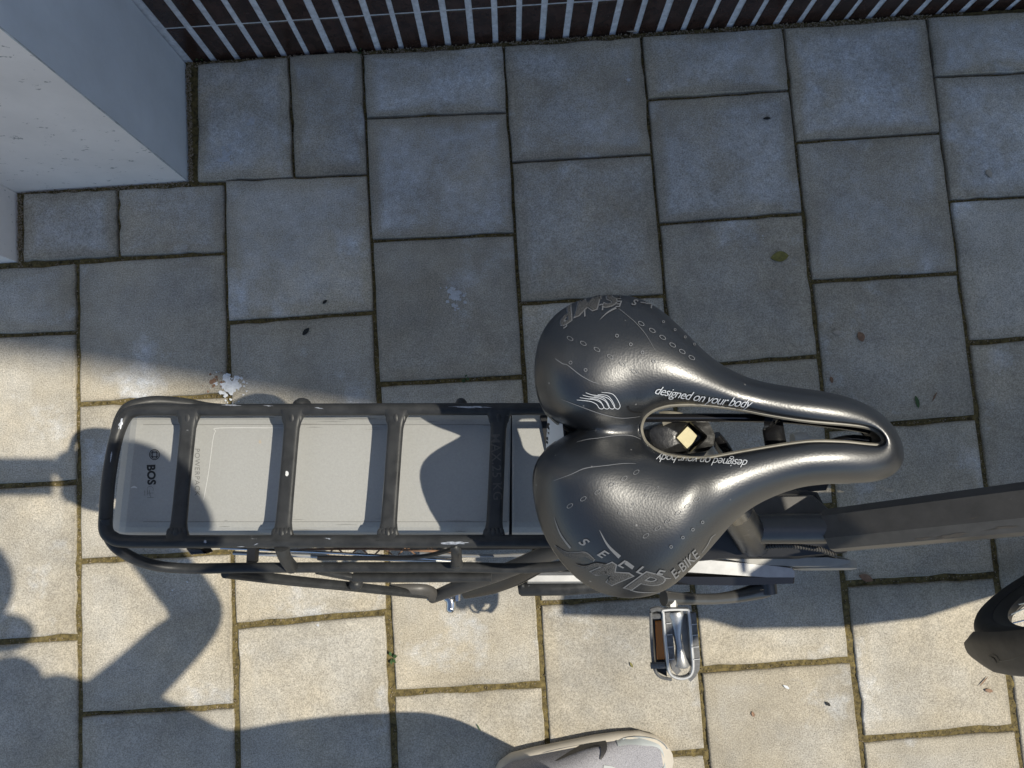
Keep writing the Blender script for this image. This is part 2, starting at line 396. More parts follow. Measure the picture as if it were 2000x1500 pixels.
for c in range(-6, 9):
    js = []
    if c in cj:
        for q in cj[c]:
            if q is None: js.append(None); continue
            a, b = at(*q[0]), at(*q[1]); s_ = (b.y - a.y) / (b.x - a.x)
            # value at both column boundaries
            yl = a.y + s_ * (bx(c, a.y) - a.x); yr = a.y + s_ * (bx(c + 1, a.y) - a.x); js.append((yl, yr))
        for i, q in enumerate(js):
            if q is None: a, b = js[i - 1], js[i + 1]; js[i] = ((a[0] + b[0]) / 2, (a[1] + b[1]) / 2)
    else:
        off = .5 if c % 2 == 0 else 0
        js = [(-(k + off) * PITCH, -(k + off) * PITCH) for k in range(1, 3)]
    while js[-1][0] > -2.9: js.append((js[-1][0] - PITCH, js[-1][1] - PITCH))
    if c not in (-3, -2, -1) : js.insert(0, (WALLY - .010, WALLY - .010))
    if c == -3: js.insert(0, (-.457, -.457))
    if c < -3: js = [q for q in js if q[0] < -.44]; js.insert(0, (-.457, -.457))
    for i in range(len(js) - 1):
        (a, b), (d, e) = js[i], js[i + 1]
        if abs(a - d) < .03: continue
        q = [(bx(c, a), a), (bx(c + 1, b), b), (bx(c + 1, e), e), (bx(c, d), d)]
        stones.append(q)
def px_stone(*ps): return [(at(*p).x, at(*p).y) for p in ps]
stones += [px_stone((384, 123), (562, 109), (573, 347), (384, 356)), px_stone((563, 107), (706, 98), (718, 341), (574, 347)),
           px_stone((43, 376), (227, 368), (230, 501), (43, 512)), px_stone((228, 368), (438, 358), (439, 493), (231, 501))]
rs = random.Random(3)
SH = .030
for q in stones:
    q = [Vector((x, y, 0)) for x, y in q]; c = sum(q, Vector()) / 4
    wj = width_at(c.y) * rs.uniform(.6, 1.35)
    # inset every side by half a joint
    ins = []
    for i in range(4):
        p, a, b = q[i], q[i - 1], q[(i + 1) % 4]; ins.append(p + ((a - p).normalized() + (b - p).normalized()) * wj / 2)
    per = []; NS = 9
    for i in range(4):
        a, b = ins[i], ins[(i + 1) % 4]; t = (b - a).normalized(); nn = Vector((-t.y, t.x, 0))
        if nn.dot(c - a) < 0: nn = -nn
        for k in range(NS):
            p = a.lerp(b, k / NS); j = abs(noise.noise(p * 60)) * .0022 + (rs.random() ** 6) * .0035
            if k == 0: p = p + (c - p).normalized() * .0022; j = 0
            per.append(p + nn * j)
    n = len(per); vs = []; tz = rs.uniform(-.0012, .0012); tx, ty = rs.uniform(-.004, .004), rs.uniform(-.004, .004)
    def zz(p): return tz + (p.x - c.x) * tx + (p.y - c.y) * ty
    for inset, dz in ((0, -SH), (0, -.0035), (.0012, -.0012), (.0032, 0), (.011, 0), (.036, .0001)):
        for p in per:
            pp = p + (c - p).normalized() * inset; vs.append((pp.x, pp.y, dz + zz(pp)))
    fs = [(j * n + i, j * n + (i + 1) % n, (j + 1) * n + (i + 1) % n, (j + 1) * n + i) for j in range(5) for i in range(n)]
    fs.append(tuple(5 * n + i for i in range(n)))
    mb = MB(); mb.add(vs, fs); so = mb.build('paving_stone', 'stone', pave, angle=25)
    ia = so.data.attributes.new('inner', 'FLOAT', 'POINT'); top_row = max(0, min(1, (.62 + c.y) / .34)) * rs.uniform(.65, 1.1)  # bloom grows towards the wall, partly brighter shade put into the colour
    ea = so.data.attributes.new('edge', 'FLOAT', 'POINT')
    for i_, d_ in enumerate(ea.data): d_.value = 1.0 if i_ >= 4 * n else .0
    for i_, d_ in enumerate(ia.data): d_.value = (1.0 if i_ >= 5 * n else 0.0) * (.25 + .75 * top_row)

# joint filling: an uneven mossy bed, one mass
mb = MB(); nx, ny = 620, 330; X0, X1, Y0, Y1 = -1.1, 1.75, -1.75, -.03
vs = []
for j in range(ny + 1):
    for i in range(nx + 1):
        x = X0 + (X1 - X0) * i / nx; y = Y0 + (Y1 - Y0) * j / ny
        t = max(0, min(1, (-y - .2) / .9))
        z = -.0105 + .0062 * t + .0032 * noise.noise(Vector((x * 45, y * 45, 0))) + .0022 * noise.noise(Vector((x * 170, y * 170, 3)))
        vs.append((x, y, min(z, -.0012)))
mb.v = vs; mb.f = [(j * (nx + 1) + i, j * (nx + 1) + i + 1, (j + 1) * (nx + 1) + i + 1, (j + 1) * (nx + 1) + i) for j in range(ny) for i in range(nx)]
mb.m = [0] * len(mb.f)
mb.build('moss', 'moss', None, kind='stuff', label='mossy sand filling the joints between the paving stones')
# grit and crumbs lying in the joints
mb = MB(); rg = random.Random(11)
edges = []
for q in stones:
    for i in range(4): edges.append((Vector((*q[i], 0)), Vector((*q[(i + 1) % 4], 0))))
for a, b in edges:
    L = (b - a).length
    for k in range(int(L * 150)):
        if rg.random() < .45: continue
        p = a.lerp(b, rg.random()); wd = width_at(p.y) * .38
        if not (-1.0 < p.x < 1.6 and -1.7 < p.y): continue
        s = rg.uniform(.0006, .0019); p = p + Vector((rg.uniform(-wd, wd), rg.uniform(-wd, wd), -.003 - (.003 if p.y > -.5 else 0)))
        o = [Vector((rg.uniform(-1, 1), rg.uniform(-1, 1), rg.uniform(-.6, 1))) * s for _ in range(4)]
        o = [Vector((1, 0, 0)) * s, Vector((-.6, .9, 0)) * s, Vector((-.5, -.8, 0)) * s, Vector((rg.uniform(-.3, .3), rg.uniform(-.3, .3), 1)) * s]
        rot = Matrix.Rotation(rg.uniform(0, 6.3), 3, 'Z'); mb.add([p + rot @ q for q in o], [(0, 1, 3), (1, 2, 3), (2, 0, 3)])
# band of dirt along wall and pillar foot
for k in range(2600):
    u = rg.random()
    if u < .62: p = Vector((rg.uniform(-.37, 1.3), WALLY - rg.uniform(.001, .014), 0))
    elif u < .8: p = Vector((rg.uniform(-.374, -.363), rg.uniform(-.30, -.04), 0))
    elif u < .92: p = Vector((rg.uniform(-.735, -.37), rg.uniform(-.309, -.298), 0))
    else: p = Vector((rg.uniform(-.733, -.722), rg.uniform(-.46, -.31), 0))
    s = rg.uniform(.0008, .0026); p.z = -.004
    o = [Vector((1, 0, 0)) * s, Vector((-.6, .9, 0)) * s, Vector((-.5, -.8, 0)) * s, Vector((0, 0, 1)) * s]
    rot = Matrix.Rotation(rg.uniform(0, 6.3), 3, 'Z'); mb.add([p + rot @ q for q in o], [(0, 1, 3), (1, 2, 3), (2, 0, 3)])
mb.build('grit', 'grit', None, smooth=False, kind='stuff', label='sand grains and crumbs lying in the paving joints')

# ================================================================== WALL
wall = empty('tiled_wall', (.9, WALLY, 0), 'wall of small dark brown glazed tiles with pale grout behind the paving', 'wall')
mb = MB(); mb.box((1.15, WALLY + .153, 1.5), 3.9, .300, 3.1); mb.build('grout', 'grout', wall, smooth=False)
TP = .0506
def tile_mesh(h):
    mb = MB(); wd, b, dp = .0380, .0014, .0014
    r0 = [(-wd / 2, 0, 0), (wd / 2, 0, 0), (wd / 2, 0, h), (-wd / 2, 0, h)]
    r1 = [(x, -dp + .0008, z) for x, y, z in r0]
    r2 = [(x * (1 - 2 * b / wd), -dp, b if z == 0 else h - b) for x, y, z in r0]
    mb.add(r0 + r1 + r2, [(i + j * 4, (i + 1) % 4 + j * 4, (i + 1) % 4 + 4 + j * 4, i + 4 + j * 4) for j in range(2) for i in range(4)] + [(8, 9, 10, 11)])
    me = bpy.data.meshes.new('tile'); me.from_pydata(mb.v, [], mb.f); me.materials.append(M['tile']); return me
tm1, tm2 = tile_mesh(.1160), tile_mesh(.236)
x = -.3665
i = 0; rt = random.Random(5)
while x < 2.6:
    xj = rt.uniform(-.0013, .0013)
    for z, me in ((-.0125, tm1), (.1080, tm2)):
        if z > .05 and x > 1.4: continue
        o = bpy.data.objects.new('wall_tile', me); COL.objects.link(o)
        o.location = (x + .0253 + xj, WALLY + .0024, z); o.rotation_euler = (rt.uniform(-.004, .004), 0, rt.uniform(-.012, .012)); child(o, wall)
    x += TP; i += 1

# ================================================================== PILLAR
pil = empty('pillar', (-.55, -.16, 0), 'painted pale pillar with blue grey side, at the left end of the tiled wall', 'pillar')
def slab(name, m, poly, h, parent):
    mb = MB(); mb.prism([Vector((x, y, -.03)) for x, y in poly], (0, 0, h)); return mb.build(name, m, parent, smooth=False)
a, b_, c_, d_ = at(366, 120), at(365, 352), at(28, 369), at(33, 509)
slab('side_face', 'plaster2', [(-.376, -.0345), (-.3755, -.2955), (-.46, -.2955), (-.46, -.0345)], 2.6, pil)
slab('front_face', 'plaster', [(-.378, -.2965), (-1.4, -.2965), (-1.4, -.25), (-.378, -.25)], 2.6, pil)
mb = MB(); ee = [Vector((-.3765 + .0006 * noise.noise(Vector((0, 0, k * 1.7))), -.2962, -.01 + k * .02)) for k in range(60)]
mb.tube(ee, [.0011 + .0016 * abs(noise.noise(Vector((k * .9, 3, 0)))) for k in range(60)], seg=6); mb.build('worn_edge', 'worn', pil)
pl2 = empty('plinth', (-1.0, -.4, 0), 'pale painted wall end stepping forward of the pillar at the far left edge', 'wall')
slab('block', 'plaster', [(-.737, -.2975), (-.7345, -.4465), (-1.5, -.4465), (-1.5, -.2975)], 2.6, pl2)

# ================================================================== UNSEEN BUILDING (added and shaped to cast the big shade)
ga, gb = at(0, 688), at(800, 826); HB = 6.5
dirv = (gb - ga).normalized(); 
def lift(p): return p + Vector((.715, -.033, 0)) * HB
nb = empty('unseen_building', (7, 2, 0), 'unseen tall rendered house, added so that its roof edge shades the paving', 'building')
la = lift(ga + dirv * -.4); 
p0 = la + dirv * -.3; p1 = la + dirv * 9; perp = Vector((-dirv.y, dirv.x, 0))
mb = MB(); mb.prism([Vector((p0.x, p0.y, 0)), Vector((p1.x, p1.y, 0)), Vector((p1.x, p1.y, 0)) + perp * 8, Vector((p0.x, p0.y, 0)) + perp * 8], (0, 0, HB))
body = mb.build('facade', 'brickwall', nb, smooth=False)
for lv in range(2):
    for k in range(4):
        c = p0 + dirv * (1.4 + 2.1 * k) - perp * .01; c.z = 1.7 + lv * 2.8; rm = Matrix.Rotation(math.atan2(dirv.y, dirv.x), 3, 'Z')
        fr = MB(); fr.box(c, 1.1, .06, 1.3, rm); fo = fr.build('window', 'paper', nb, smooth=False)
        gl = MB(); gl.box(c - perp * .035, .96, .02, 1.16, rm); gl.build('pane', 'glass', fo, smooth=False)

# ================================================================== BICYCLE
bike = empty('electric_bicycle', BO, 'dark electric bicycle with a wide black saddle and rear carrier, leaning on its stand', 'bicycle')

# ---- saddle --------------------------------------------------------------
def arc(pts, n, zs=None):
    P, _ = spline([Vector((p[0], p[1], 0)) for p in pts], [0] * len(pts), 8)
    L = [0]
    for a, b in zip(P, P[1:]): L.append(L[-1] + (b - a).length)
    out = []; j = 0
    for i in range(n):
        s = L[-1] * i / n
        while L[j + 1] < s: j += 1
        out.append(P[j].lerp(P[j + 1], (s - L[j]) / max(1e-9, L[j + 1] - L[j])))
    return out
segs = [  # (inner lip points, outer outline points)
 ([(1250, 836), (1258, 813), (1278, 798)], [(1128, 839), (1101, 826), (1073, 812), (1056, 790), (1046, 750), (1045, 705)]),
 ([(1278, 798), (1307, 790), (1350, 788)], [(1045, 705), (1052, 665), (1070, 630), (1095, 605), (1130, 586), (1170, 577), (1210, 575)]),
 ([(1350, 788), (1385, 790), (1423, 794)], [(1210, 575), (1250, 583), (1290, 605), (1320, 630), (1350, 660)]),
 ([(1423, 794), (1460, 800), (1495, 807)], [(1350, 660), (1385, 694), (1420, 718), (1460, 737), (1500, 748)]),
 ([(1495, 807), (1568, 819), (1655, 827)], [(1500, 748), (1550, 756), (1600, 763), (1650, 773)]),
 ([(1655, 827), (1698, 833), (1722, 845), (1731, 860)], [(1650, 773), (1690, 788), (1722, 808), (1747, 834), (1762, 862), (1767, 888)]),
 ([(1731, 860), (1728, 869), (1712, 871), (1655, 865)], [(1767, 888), (1764, 907), (1750, 924), (1728, 936), (1690, 943), (1640, 944)]),
 ([(1655, 865), (1582, 864), (1510, 874)], [(1640, 944), (1600, 947), (1560, 953), (1520, 966)]),
 ([(1510, 874), (1452, 884), (1394, 895)], [(1520, 966), (1480, 985), (1440, 1013), (1410, 1045)]),
 ([(1394, 895), (1372, 897), (1350, 897)], [(1410, 1045), (1380, 1080), (1350, 1111), (1320, 1140), (1290, 1158), (1255, 1168)]),
 ([(1350, 897), (1307, 892), (1278, 880)], [(1255, 1168), (1220, 1170), (1180, 1162), (1150, 1148), (1120, 1125), (1090, 1090), (1065, 1050), (1050, 1010), (1043, 970)]),
 ([(1278, 880), (1258, 862), (1250, 836)], [(1043, 970), (1041, 930), (1048, 902), (1067, 878), (1084, 864), (1105, 852), (1128, 839)])]
inner = []; outer = []
for a, b in segs:
    inner += arc(a, 14); outer += arc(b, 14)
NT = len(inner)
# smooth the correspondences a little (not the cleft)
def smooth(lst, k, keep=()):
    for _ in range(k):
        lst = [lst[i] if i in keep else (lst[i - 1] + lst[i] * 2 + lst[(i + 1) % NT]) / 4 for i in range(NT)]
    return lst
inner = smooth(inner, 3); outer = smooth(outer, 2, keep=(0,))
def base_z(px):                          # side profile: raised tail, dip, drooping beak
    t = (px - 1040) / 730
    return .846 + .014 * max(0, 1 - t / .35) ** 1.3 - .016 * max(0, (t - .72) / .28) ** 2
NR = 40; rings = []
def prof(i, t):
    I, O = inner[i], outer[i]; wd = (O - I).length
    px, py = I.x + (O.x - I.x) * t, I.y + (O.y - I.y) * t
    # dome across the pad, tube-like on the narrow arms
    amp = min(.0052 + wd * .000095, .030)
    k = max(0, min(1, (wd - 90) / 160)); k = k * k * (3 - 2 * k)
    p = 2.0 + .2 * k
    tt = t ** (1 - .15 * k)              # crown sits nearer the hole on the wide lobes
    dome = amp * max(0, 1 - abs(2 * tt - 1) ** p) ** (.62 + .12 * k)
    z = base_z(px) + dome
    # central channel between the lobes
    c_ = max(0, min(1, (1330 - px) / 130)); ch = math.exp(-((py - 848) / 46) ** 2) * c_ * c_ * (3 - 2 * c_)
    z -= ch * .016
    zo = -.012 * t ** 6
    z += zo + .006 * (1 - t) ** 3 * (1 if px > 1250 else 0)
    return px, py, z
vs = []
top = []
for r in range(NR + 1):
    # denser sampling near both rims
    u = r / NR; t = .5 - .5 * cos(pi * u)
    row = []
    for i in range(NT): row.append(list(prof(i, t)))
    top.append(row)
for _ in range(14):                      # relax the height field, rims kept
    nz_ = [[q[2] for q in row] for row in top]
    for r in range(1, NR):
        for i in range(NT):
            s_ = (nz_[r][i - 1] + nz_[r][(i + 1) % NT]) / 2; v_ = (nz_[r - 1][i] + nz_[r + 1][i]) / 2
            top[r][i][2] = nz_[r][i] * .4 + s_ * .5 + v_ * .1
top = [[at(*q) for q in row] for row in top]
# inner lip going down, outer skirt curling under
innr = []; outr = []
cen = at(1450, 850, .86)
for k, (dz, inn) in enumerate(((-.0025, -.0008), (-.007, -.0012), (-.014, .0005), (-.020, .003))):
    row = []
    for i in range(NT):
        p = top[0][i]; q = top[2][i]; d = (q - p); d.z = 0; d = d.normalized(); row.append(p + d * inn + Vector((0, 0, dz)))
    innr.append(row)
for k, (dz, inn) in enumerate(((-.004, -.0006), (-.010, .0002), (-.017, .003), (-.023, .009), (-.024, .016))):
    row = []
    for i in range(NT):
        p = top[-1][i]; q = top[-3][i]; d = (q - p); d.z = 0; d = d.normalized(); wd = (outer[i] - inner[i]).length
        row.append(p + d * inn * min(1, wd / 120) + Vector((0, 0, dz)))
    outr.append(row)
allr = innr[::-1] + top + outr
mb = MB(); vs = [p for row in allr for p in row]
fs = [(r * NT + i, r * NT + (i + 1) % NT, (r + 1) * NT + (i + 1) % NT, (r + 1) * NT + i) for r in range(len(allr) - 1) for i in range(NT)]
mb.add(vs, fs)
saddle = empty('saddle', at(1340, 860, .84)); child(saddle, bike)
pad = mb.build('pad', 'leather', saddle, angle=80)
mb = MB(); mb.tube([innr[0][i] + Vector((0, 0, -.0012)) for i in range(0, NT, 2)], .0019, seg=6, closed=True)
mb.build('hole_edge', 'lit_edge', saddle)  # pale rim tone stands for sunlit ground reflected in the edge
mb = MB(); rows = outr[2:4]
mb.tube([outr[2][i] + (outr[1][i] - outr[3][i]).normalized() * 0 + Vector((0, 0, -.001)) for i in range(0, NT, 2)], .0021, seg=6, closed=True)
mb.build('shell_edge', 'lit_edge', saddle)  # same painted ground reflection along the outer rim
# closing shell beneath
mb = MB(); rr = [outr[-1], [p + Vector((0, 0, -.004)) for p in outr[-1]], [p + Vector((0, 0, -.003)) for p in innr[-1]], innr[-1]]
mb.add([p for row in rr[:3] for p in row], [(r * NT + i, r * NT + (i + 1) % NT, (r + 1) * NT + (i + 1) % NT, (r + 1) * NT + i) for r in range(2) for i in range(NT)])
mb.build('shell', 'black', saddle)
pb = bvh_of(pad); SF = on_surf(pb, .00035, .86); SF2 = on_surf(pb, .0006, .86); SF3 = on_surf(pb, .0008, .86); SF4 = on_surf(pb, .0012, .86)
def c3(x, y): return (1020 + x / 4.688, 560 + y / 4.688)
def c4(x, y): return (1020 + x / 4.545, 860 + y / 4.545)
# ventilation ovals
for pts, ang, cf in (([(440, 478), (560, 522), (683, 577), (803, 643), (918, 709), (1025, 775), (1087, 342), (1188, 405), (1282, 468), (1373, 537), (1461, 597), (1547, 653)], 31, c3),
                     ([(425, 580), (543, 518), (668, 458), (790, 395), (903, 340), (1010, 286), (1095, 845), (1200, 778), (1292, 714), (1384, 643), (1468, 583), (1548, 523)], -34, c4)):
    for x, y in pts:
        px, py = cf(x, y); blob_on(px, py, 7.0, 3.6, ang, SF2, 'vent_mark', 'emboss', saddle, jag=0, n=14, ringonly=.78)
for pts, cf, r_ in (([(866, 452), (992, 530), (1098, 604), (1201, 680), (445, 697), (580, 763)], c3, 3.6), ([(1290, 325), (1395, 398), (1487, 465), (1573, 530)], c3, 2.6),
                    ([(1318, 942), (1422, 860), (1510, 790), (1596, 725)], c4, 3.2), ([(985, 565), (1097, 490), (1200, 418), (860, 645)], c4, 2.4)):
    for x, y in pts:
        px, py = cf(x, y); blob_on(px, py, r_, r_, 0, SF2, 'vent_mark', 'emboss', saddle, jag=0, n=12, ringonly=.62)
# seams and creases
def seam(pts, cf, wd, m='emboss'): ribbon_on([cf(*p) for p in pts], wd, SF, 'seam', m, saddle)
seam([(305, 660), (370, 705), (410, 715), (450, 745), (540, 815), (640, 870), (700, 885)], c3, [1.6, 1.8, 1.2, 1.5, 1.6, 1.2, .5])
seam([(360, 1030), (520, 1090), (700, 1155), (860, 1195), (960, 1200), (1080, 1185)], c3, [.6, 1.4, 1.8, 1.7, 1.2, .6])
seam([(500, 1425), (600, 1400), (700, 1388), (880, 1362), (1000, 1366), (1085, 1400)], c3, [.8, 1.3, 1.3, 1.5, 1.3, .8])
seam([(280, 360), (430, 305), (560, 250), (750, 225), (900, 208), (1010, 210)], c4, [.8, 1.4, 1.8, 1.4, 1.2, .5])
seam([(880, 200), (960, 265), (1040, 335), (1130, 440), (1220, 590)], c3, [.6, .8, .9, .7, .4])
seam([(285, 680), (340, 830), (430, 955)], c4, [.6, 3.2, 4.2])
seam([(685, 795), (760, 930), (865, 1035)], c4, [.6, 4.2, 7.5])
seam([(710, 305), (780, 240), (860, 195)], c3, [.5, 2.4, 4.2])
seam([(1225, 1215), (1280, 1222), (1320, 1222)], c4, [3.5, 2.5, .6])
seam([(915, 1080), (985, 1130)], c4, [7.5, 7.5])
seam([(955, 1325), (1040, 1345), (1190, 1347)], c4, [1.2, 2.2, .5])
seam([(1080, 145), (1140, 155), (1210, 170)], c3, [1.6, 2.2, .5])
seam([(1590, 1000), (1640, 930), (1672, 868), (1700, 840), (1715, 835)], c4, [.8, 1.3, 1.3, 1.2, .8])
seam([(965, 1095), (985, 1130), (1040, 1148), (1100, 1150)], c3, [5, 3.5, 2, .8], 'black')
# flame-like emblem of flowing strands
for k in range(4):
    o = k * 27
    seam([(500 + o, 1035 - k * 22), (560 + o, 1040 - k * 17), (630 + o * 1.3, 1050 - k * 16), (680 + o * 1.5, 1075 - k * 14), (705 + o * 1.75, 1110 - k * 2), (735 + o * 1.8, 1115 - k * 0), (742 + o * 1.85, 1090 - k * 5), (700 + o * 1.6, 1035 - k * 17), (620 + o * 1.3, 1020 - k * 18)], c3, [.8, 1.1, 1.2, 1.2, 1.3, 1.2, 1.2, 1.1, .6], 'print')
text_on('designed on your body', 1370, 776, 8.5, 23.5, SF3, 'lettering', 'print', saddle, bold=-.1, shear=.5, spacing=.88, bend=-.00016, maxlen=8)
text_on('designed on your body', 1373, 901, 183.4, 22, SF3, 'lettering', 'print', saddle, bold=-.15, shear=.45, spacing=.88, bend=.00006, maxlen=8)
# maker's lettering, lower lobe
for ch, x, y, a in (('S', 535, 895, 33), ('E', 700, 1000, 32), ('L', 880, 1090, 28), ('L', 1040, 1145, 22), ('E', 1200, 1180, 12)):
    px, py = c4(x, y); text_on(ch, px, py, a, 22, SF2, 'lettering', 'emboss', saddle, bold=.5, shear=.4, sx=1.25, maxlen=8)
px, py = c4(1440, 1105); text_on('E-BIKE', px, py, -43, 24, SF2, 'lettering', 'emboss', saddle, bold=.25, shear=.2, sx=1.0, maxlen=8)
for ch, x, y, a, sz, sx in (('M', 745, 1160, 33, 52, 1.35), ('P', 1020, 1250, 14, 56, 1.7)):
    px, py = c4(x, y)
    text_on(ch, px, py, a, sz, SF, 'lettering', 'emboss', saddle, bold=2.6, shear=.5, sx=sx, maxlen=3.5)
    text_on(ch, px, py, a, sz, SF3, 'lettering', 'fill', saddle, bold=.7, shear=.5, sx=sx, maxlen=3.5)
ribbon_on([c4(*p) for p in ((290, 930), (380, 1000), (470, 1020), (560, 1010), (640, 1065))], [1, 8, 13, 10, 5], SF, 'lettering', 'emboss', saddle)
ribbon_on([c4(*p) for p in ((300, 938), (380, 1002), (470, 1022), (560, 1012), (636, 1062))], [.5, 6, 11, 8, 3.4], SF3, 'lettering', 'fill', saddle)
ribbon_on([c4(*p) for p in ((470, 1095), (560, 1120), (660, 1100), (760, 1110))], [1, 6, 8, 4], SF3, 'lettering', 'fill', saddle)
# upper lobe: same lettering mirrored round the rim
for ch, x, y, a in (('S', 1040, 148, 195), ('E', 895, 160, 180), ('L', 735, 188, 168), ('L', 570, 245, 157), ('E', 400, 340, 148)):
    px, py = c3(x, y); text_on(ch, px, py, a, 17, SF2, 'lettering', 'emboss', saddle, bold=.4, shear=.3, sx=1.2, flip=1, maxlen=3.5)
for ch, x, y, a, sz, sx in (('S', 860, 100, 172, 40, 1.6), ('M', 640, 145, 160, 40, 1.7), ('P', 430, 245, 145, 36, 1.5)):
    px, py = c3(x, y)
    text_on(ch, px, py, a, sz, SF, 'lettering', 'emboss', saddle, bold=2.0, shear=.4, sx=sx, maxlen=3.5)
    text_on(ch, px, py, a, sz, SF3, 'lettering', 'fill', saddle, bold=.5, shear=.4, sx=sx, maxlen=3.5)
# white maker's label under the tail
mb = MB(); q = pl((1070, 812, .806), (1098, 812, .820), (1104, 880, .820), (1066, 886, .806)); mb.prism(q, (0, 0, -.004), .0006); lb = mb.build('rear_label', 'paper', saddle)
lf = on_surf(bvh_of(lb), .0004, .81)
text_on('SMP', 1077, 850, 92, 27, lf, 'lettering', 'ink', lb, bold=.9, shear=.4, sx=1.05, maxlen=10)
text_on('SELLE', 1090, 848, 92, 9, lf, 'lettering', 'ink', lb, bold=.2, spacing=1.5)
# rails, clamp and post seen through the opening
mb = MB()
for yy, zz in ((816, .818), (905, .818)):
    mb.tube(pl((1150, yy, zz), (1290, yy, zz - .004), (1500, yy + 1, zz - .006), (1640, 845 + (yy - 860) * .35, zz), (1700, 850 + (yy - 860) * .25, .83)), .0036, smooth=6, seg=10)
mb.build('saddle_rail', 'gloss', saddle)
mb = MB(); mb.tube(pl((1503, 815, .835), (1508, 826, .822), (1512, 850, .818), (1517, 880, .818), (1520, 905, .83)), .0088, flat=.35, smooth=5); mb.build('bracket', 'gloss', saddle)
hp = [(1266, 838), (1272, 832), (1300, 824), (1335, 815), (1368, 814), (1388, 826), (1398, 848), (1396, 870), (1384, 882), (1330, 888), (1292, 886), (1272, 870), (1264, 852)]
sq = [(1347, 824), (1381, 853), (1347, 884), (1318, 854)]
mb = MB(); Z1 = .806
# plate with a lozenge opening, bridging outline and opening ring
N = 24
def resamp(poly, n, z):
    P = [at(x, y, z) for x, y in poly]; P.append(P[0]); L = [0]
    for a, b in zip(P, P[1:]): L.append(L[-1] + (b - a).length)
    out = []; j = 0
    for i in range(n):
        s = L[-1] * i / n
        while L[j + 1] < s: j += 1
        out.append(P[j].lerp(P[j + 1], (s - L[j]) / (L[j + 1] - L[j])))
    return out
def byang(poly, n, z, c):
    P = resamp(poly, 240, z); C_ = at(*c, z); out = []
    for k in range(n):
        a = 2 * pi * k / n; out.append(min(P, key=lambda p: -((p - C_).normalized().dot(Vector((cos(a), sin(a), 0))))))
    return out
C0 = (1346, 854); N = 48
ro = byang(hp, N, Z1, C0); ri = byang(sq, N, Z1 + .002, C0)
rows = [[p + Vector((0, 0, -.03)) for p in ro], [p + Vector((0, 0, -.003)) for p in ro], [p.lerp(q, .08) for p, q in zip(ro, ri)], [p.lerp(q, .9) + Vector((0, 0, .001)) for p, q in zip(ro, ri)], ri, [p + Vector((0, 0, -.022)) for p in ri]]
mb.add([p for r in rows for p in r], [(r * N + i, r * N + (i + 1) % N, (r + 1) * N + (i + 1) % N, (r + 1) * N + i) for r in range(5) for i in range(N)])
mb.build('post_clamp', 'dirty', saddle)
mb = MB(); mb.prism(pl((1344, 830, .802), (1362, 851, .802), (1345, 881, .802), (1320, 855, .802)), (0, 0, -.02), .0008)
mb.build('clamp_bolt', 'beige', saddle)
mb = MB(); mb.tube(pl((1291, 818, .812), (1310, 813, .813), (1330, 813, .813), (1347, 817, .811)), [.0060, .0050, .003, .0016], flat=.4, smooth=4); mb.build('lever', 'lit_edge', saddle)
mb = MB(); mb.tube([at(1398, 850, .80), at(1408, 868, .795), at(1418, 885, .79), at(1425, 905, .78)], [.004, .006, .006, .004], smooth=4); mb.build('clamp_arm', 'gloss', saddle)

# ---- carrier ---------------------------------------------------------------
rack = empty('rear_carrier', at(600, 930, .73)); child(rack, bike)
ZL, ZR = .722, .744                       # left rail lower than the right: the bicycle leans
RL = .0058
rail = [(1120, 799, ZL), (900, 799, ZL), (600, 800, ZL), (400, 801, ZL), (300, 800, ZL), (262, 803, ZL), (243, 818, ZL + .001), (226, 860, ZL + .004), (213, 930, ZL + .011), (207, 1000, ZL + .019), (207, 1035, ZL + .021), (219, 1050, ZR), (245, 1057, ZR), (330, 1058, ZR), (600, 1057, ZR), (900, 1057, ZR), (1130, 1057, ZR)]
mb = MB(); mb.tube(pl(*rail), RL, smooth=6, seg=18); rl = mb.build('rail', 'rack', rack)
for xt, xb in ((371, 346), (573, 551), (775, 757), (975, 964)):
    a, b = at(xt, 803, ZL), at(xb, 1058, ZR); dv = (b - a)
    ts = [0, .045, .09, .14, .3, .5, .7, .86, .91, .955, 1]; wr = [.0150, .0105, .0084, .0074, .0072, .0072, .0072, .0074, .0084, .0105, .0150]
    mb = MB(); mb.tube([a + dv * t for t in ts], wr, shape=[(cos(q), .55 * sin(q) if abs(sin(q)) < .72 else .42 * (1 if sin(q) > 0 else -1)) for q in [2 * pi * k / 24 for k in range(24)]], up=Vector((0, 0, 1))); cb = mb.build('crossbar', 'rack', rack)
    # weld beads at both ends
    for (e, sgn) in ((a, 1), (b, -1)):
        for k in range(5):
            p = e + dv.normalized() * sgn * (.0066) + Vector(((k - 2) * .0034, 0, .0046 - abs(k - 2) * .0006))
            wb = MB(); p.z -= .0014; wb.sphere(p, .0030, .0062, .0016, seg=10, rg=6); wb.build('weld_bead', 'rack', cb)
    if xt == 975:
        cf = on_surf(bvh_of(cb), .0003, ZL)
        text_on('MAX.25 KG', 969, 912, 88, 25, cf, 'lettering', 'frame', cb, bold=.1, spacing=1.05, maxlen=8)
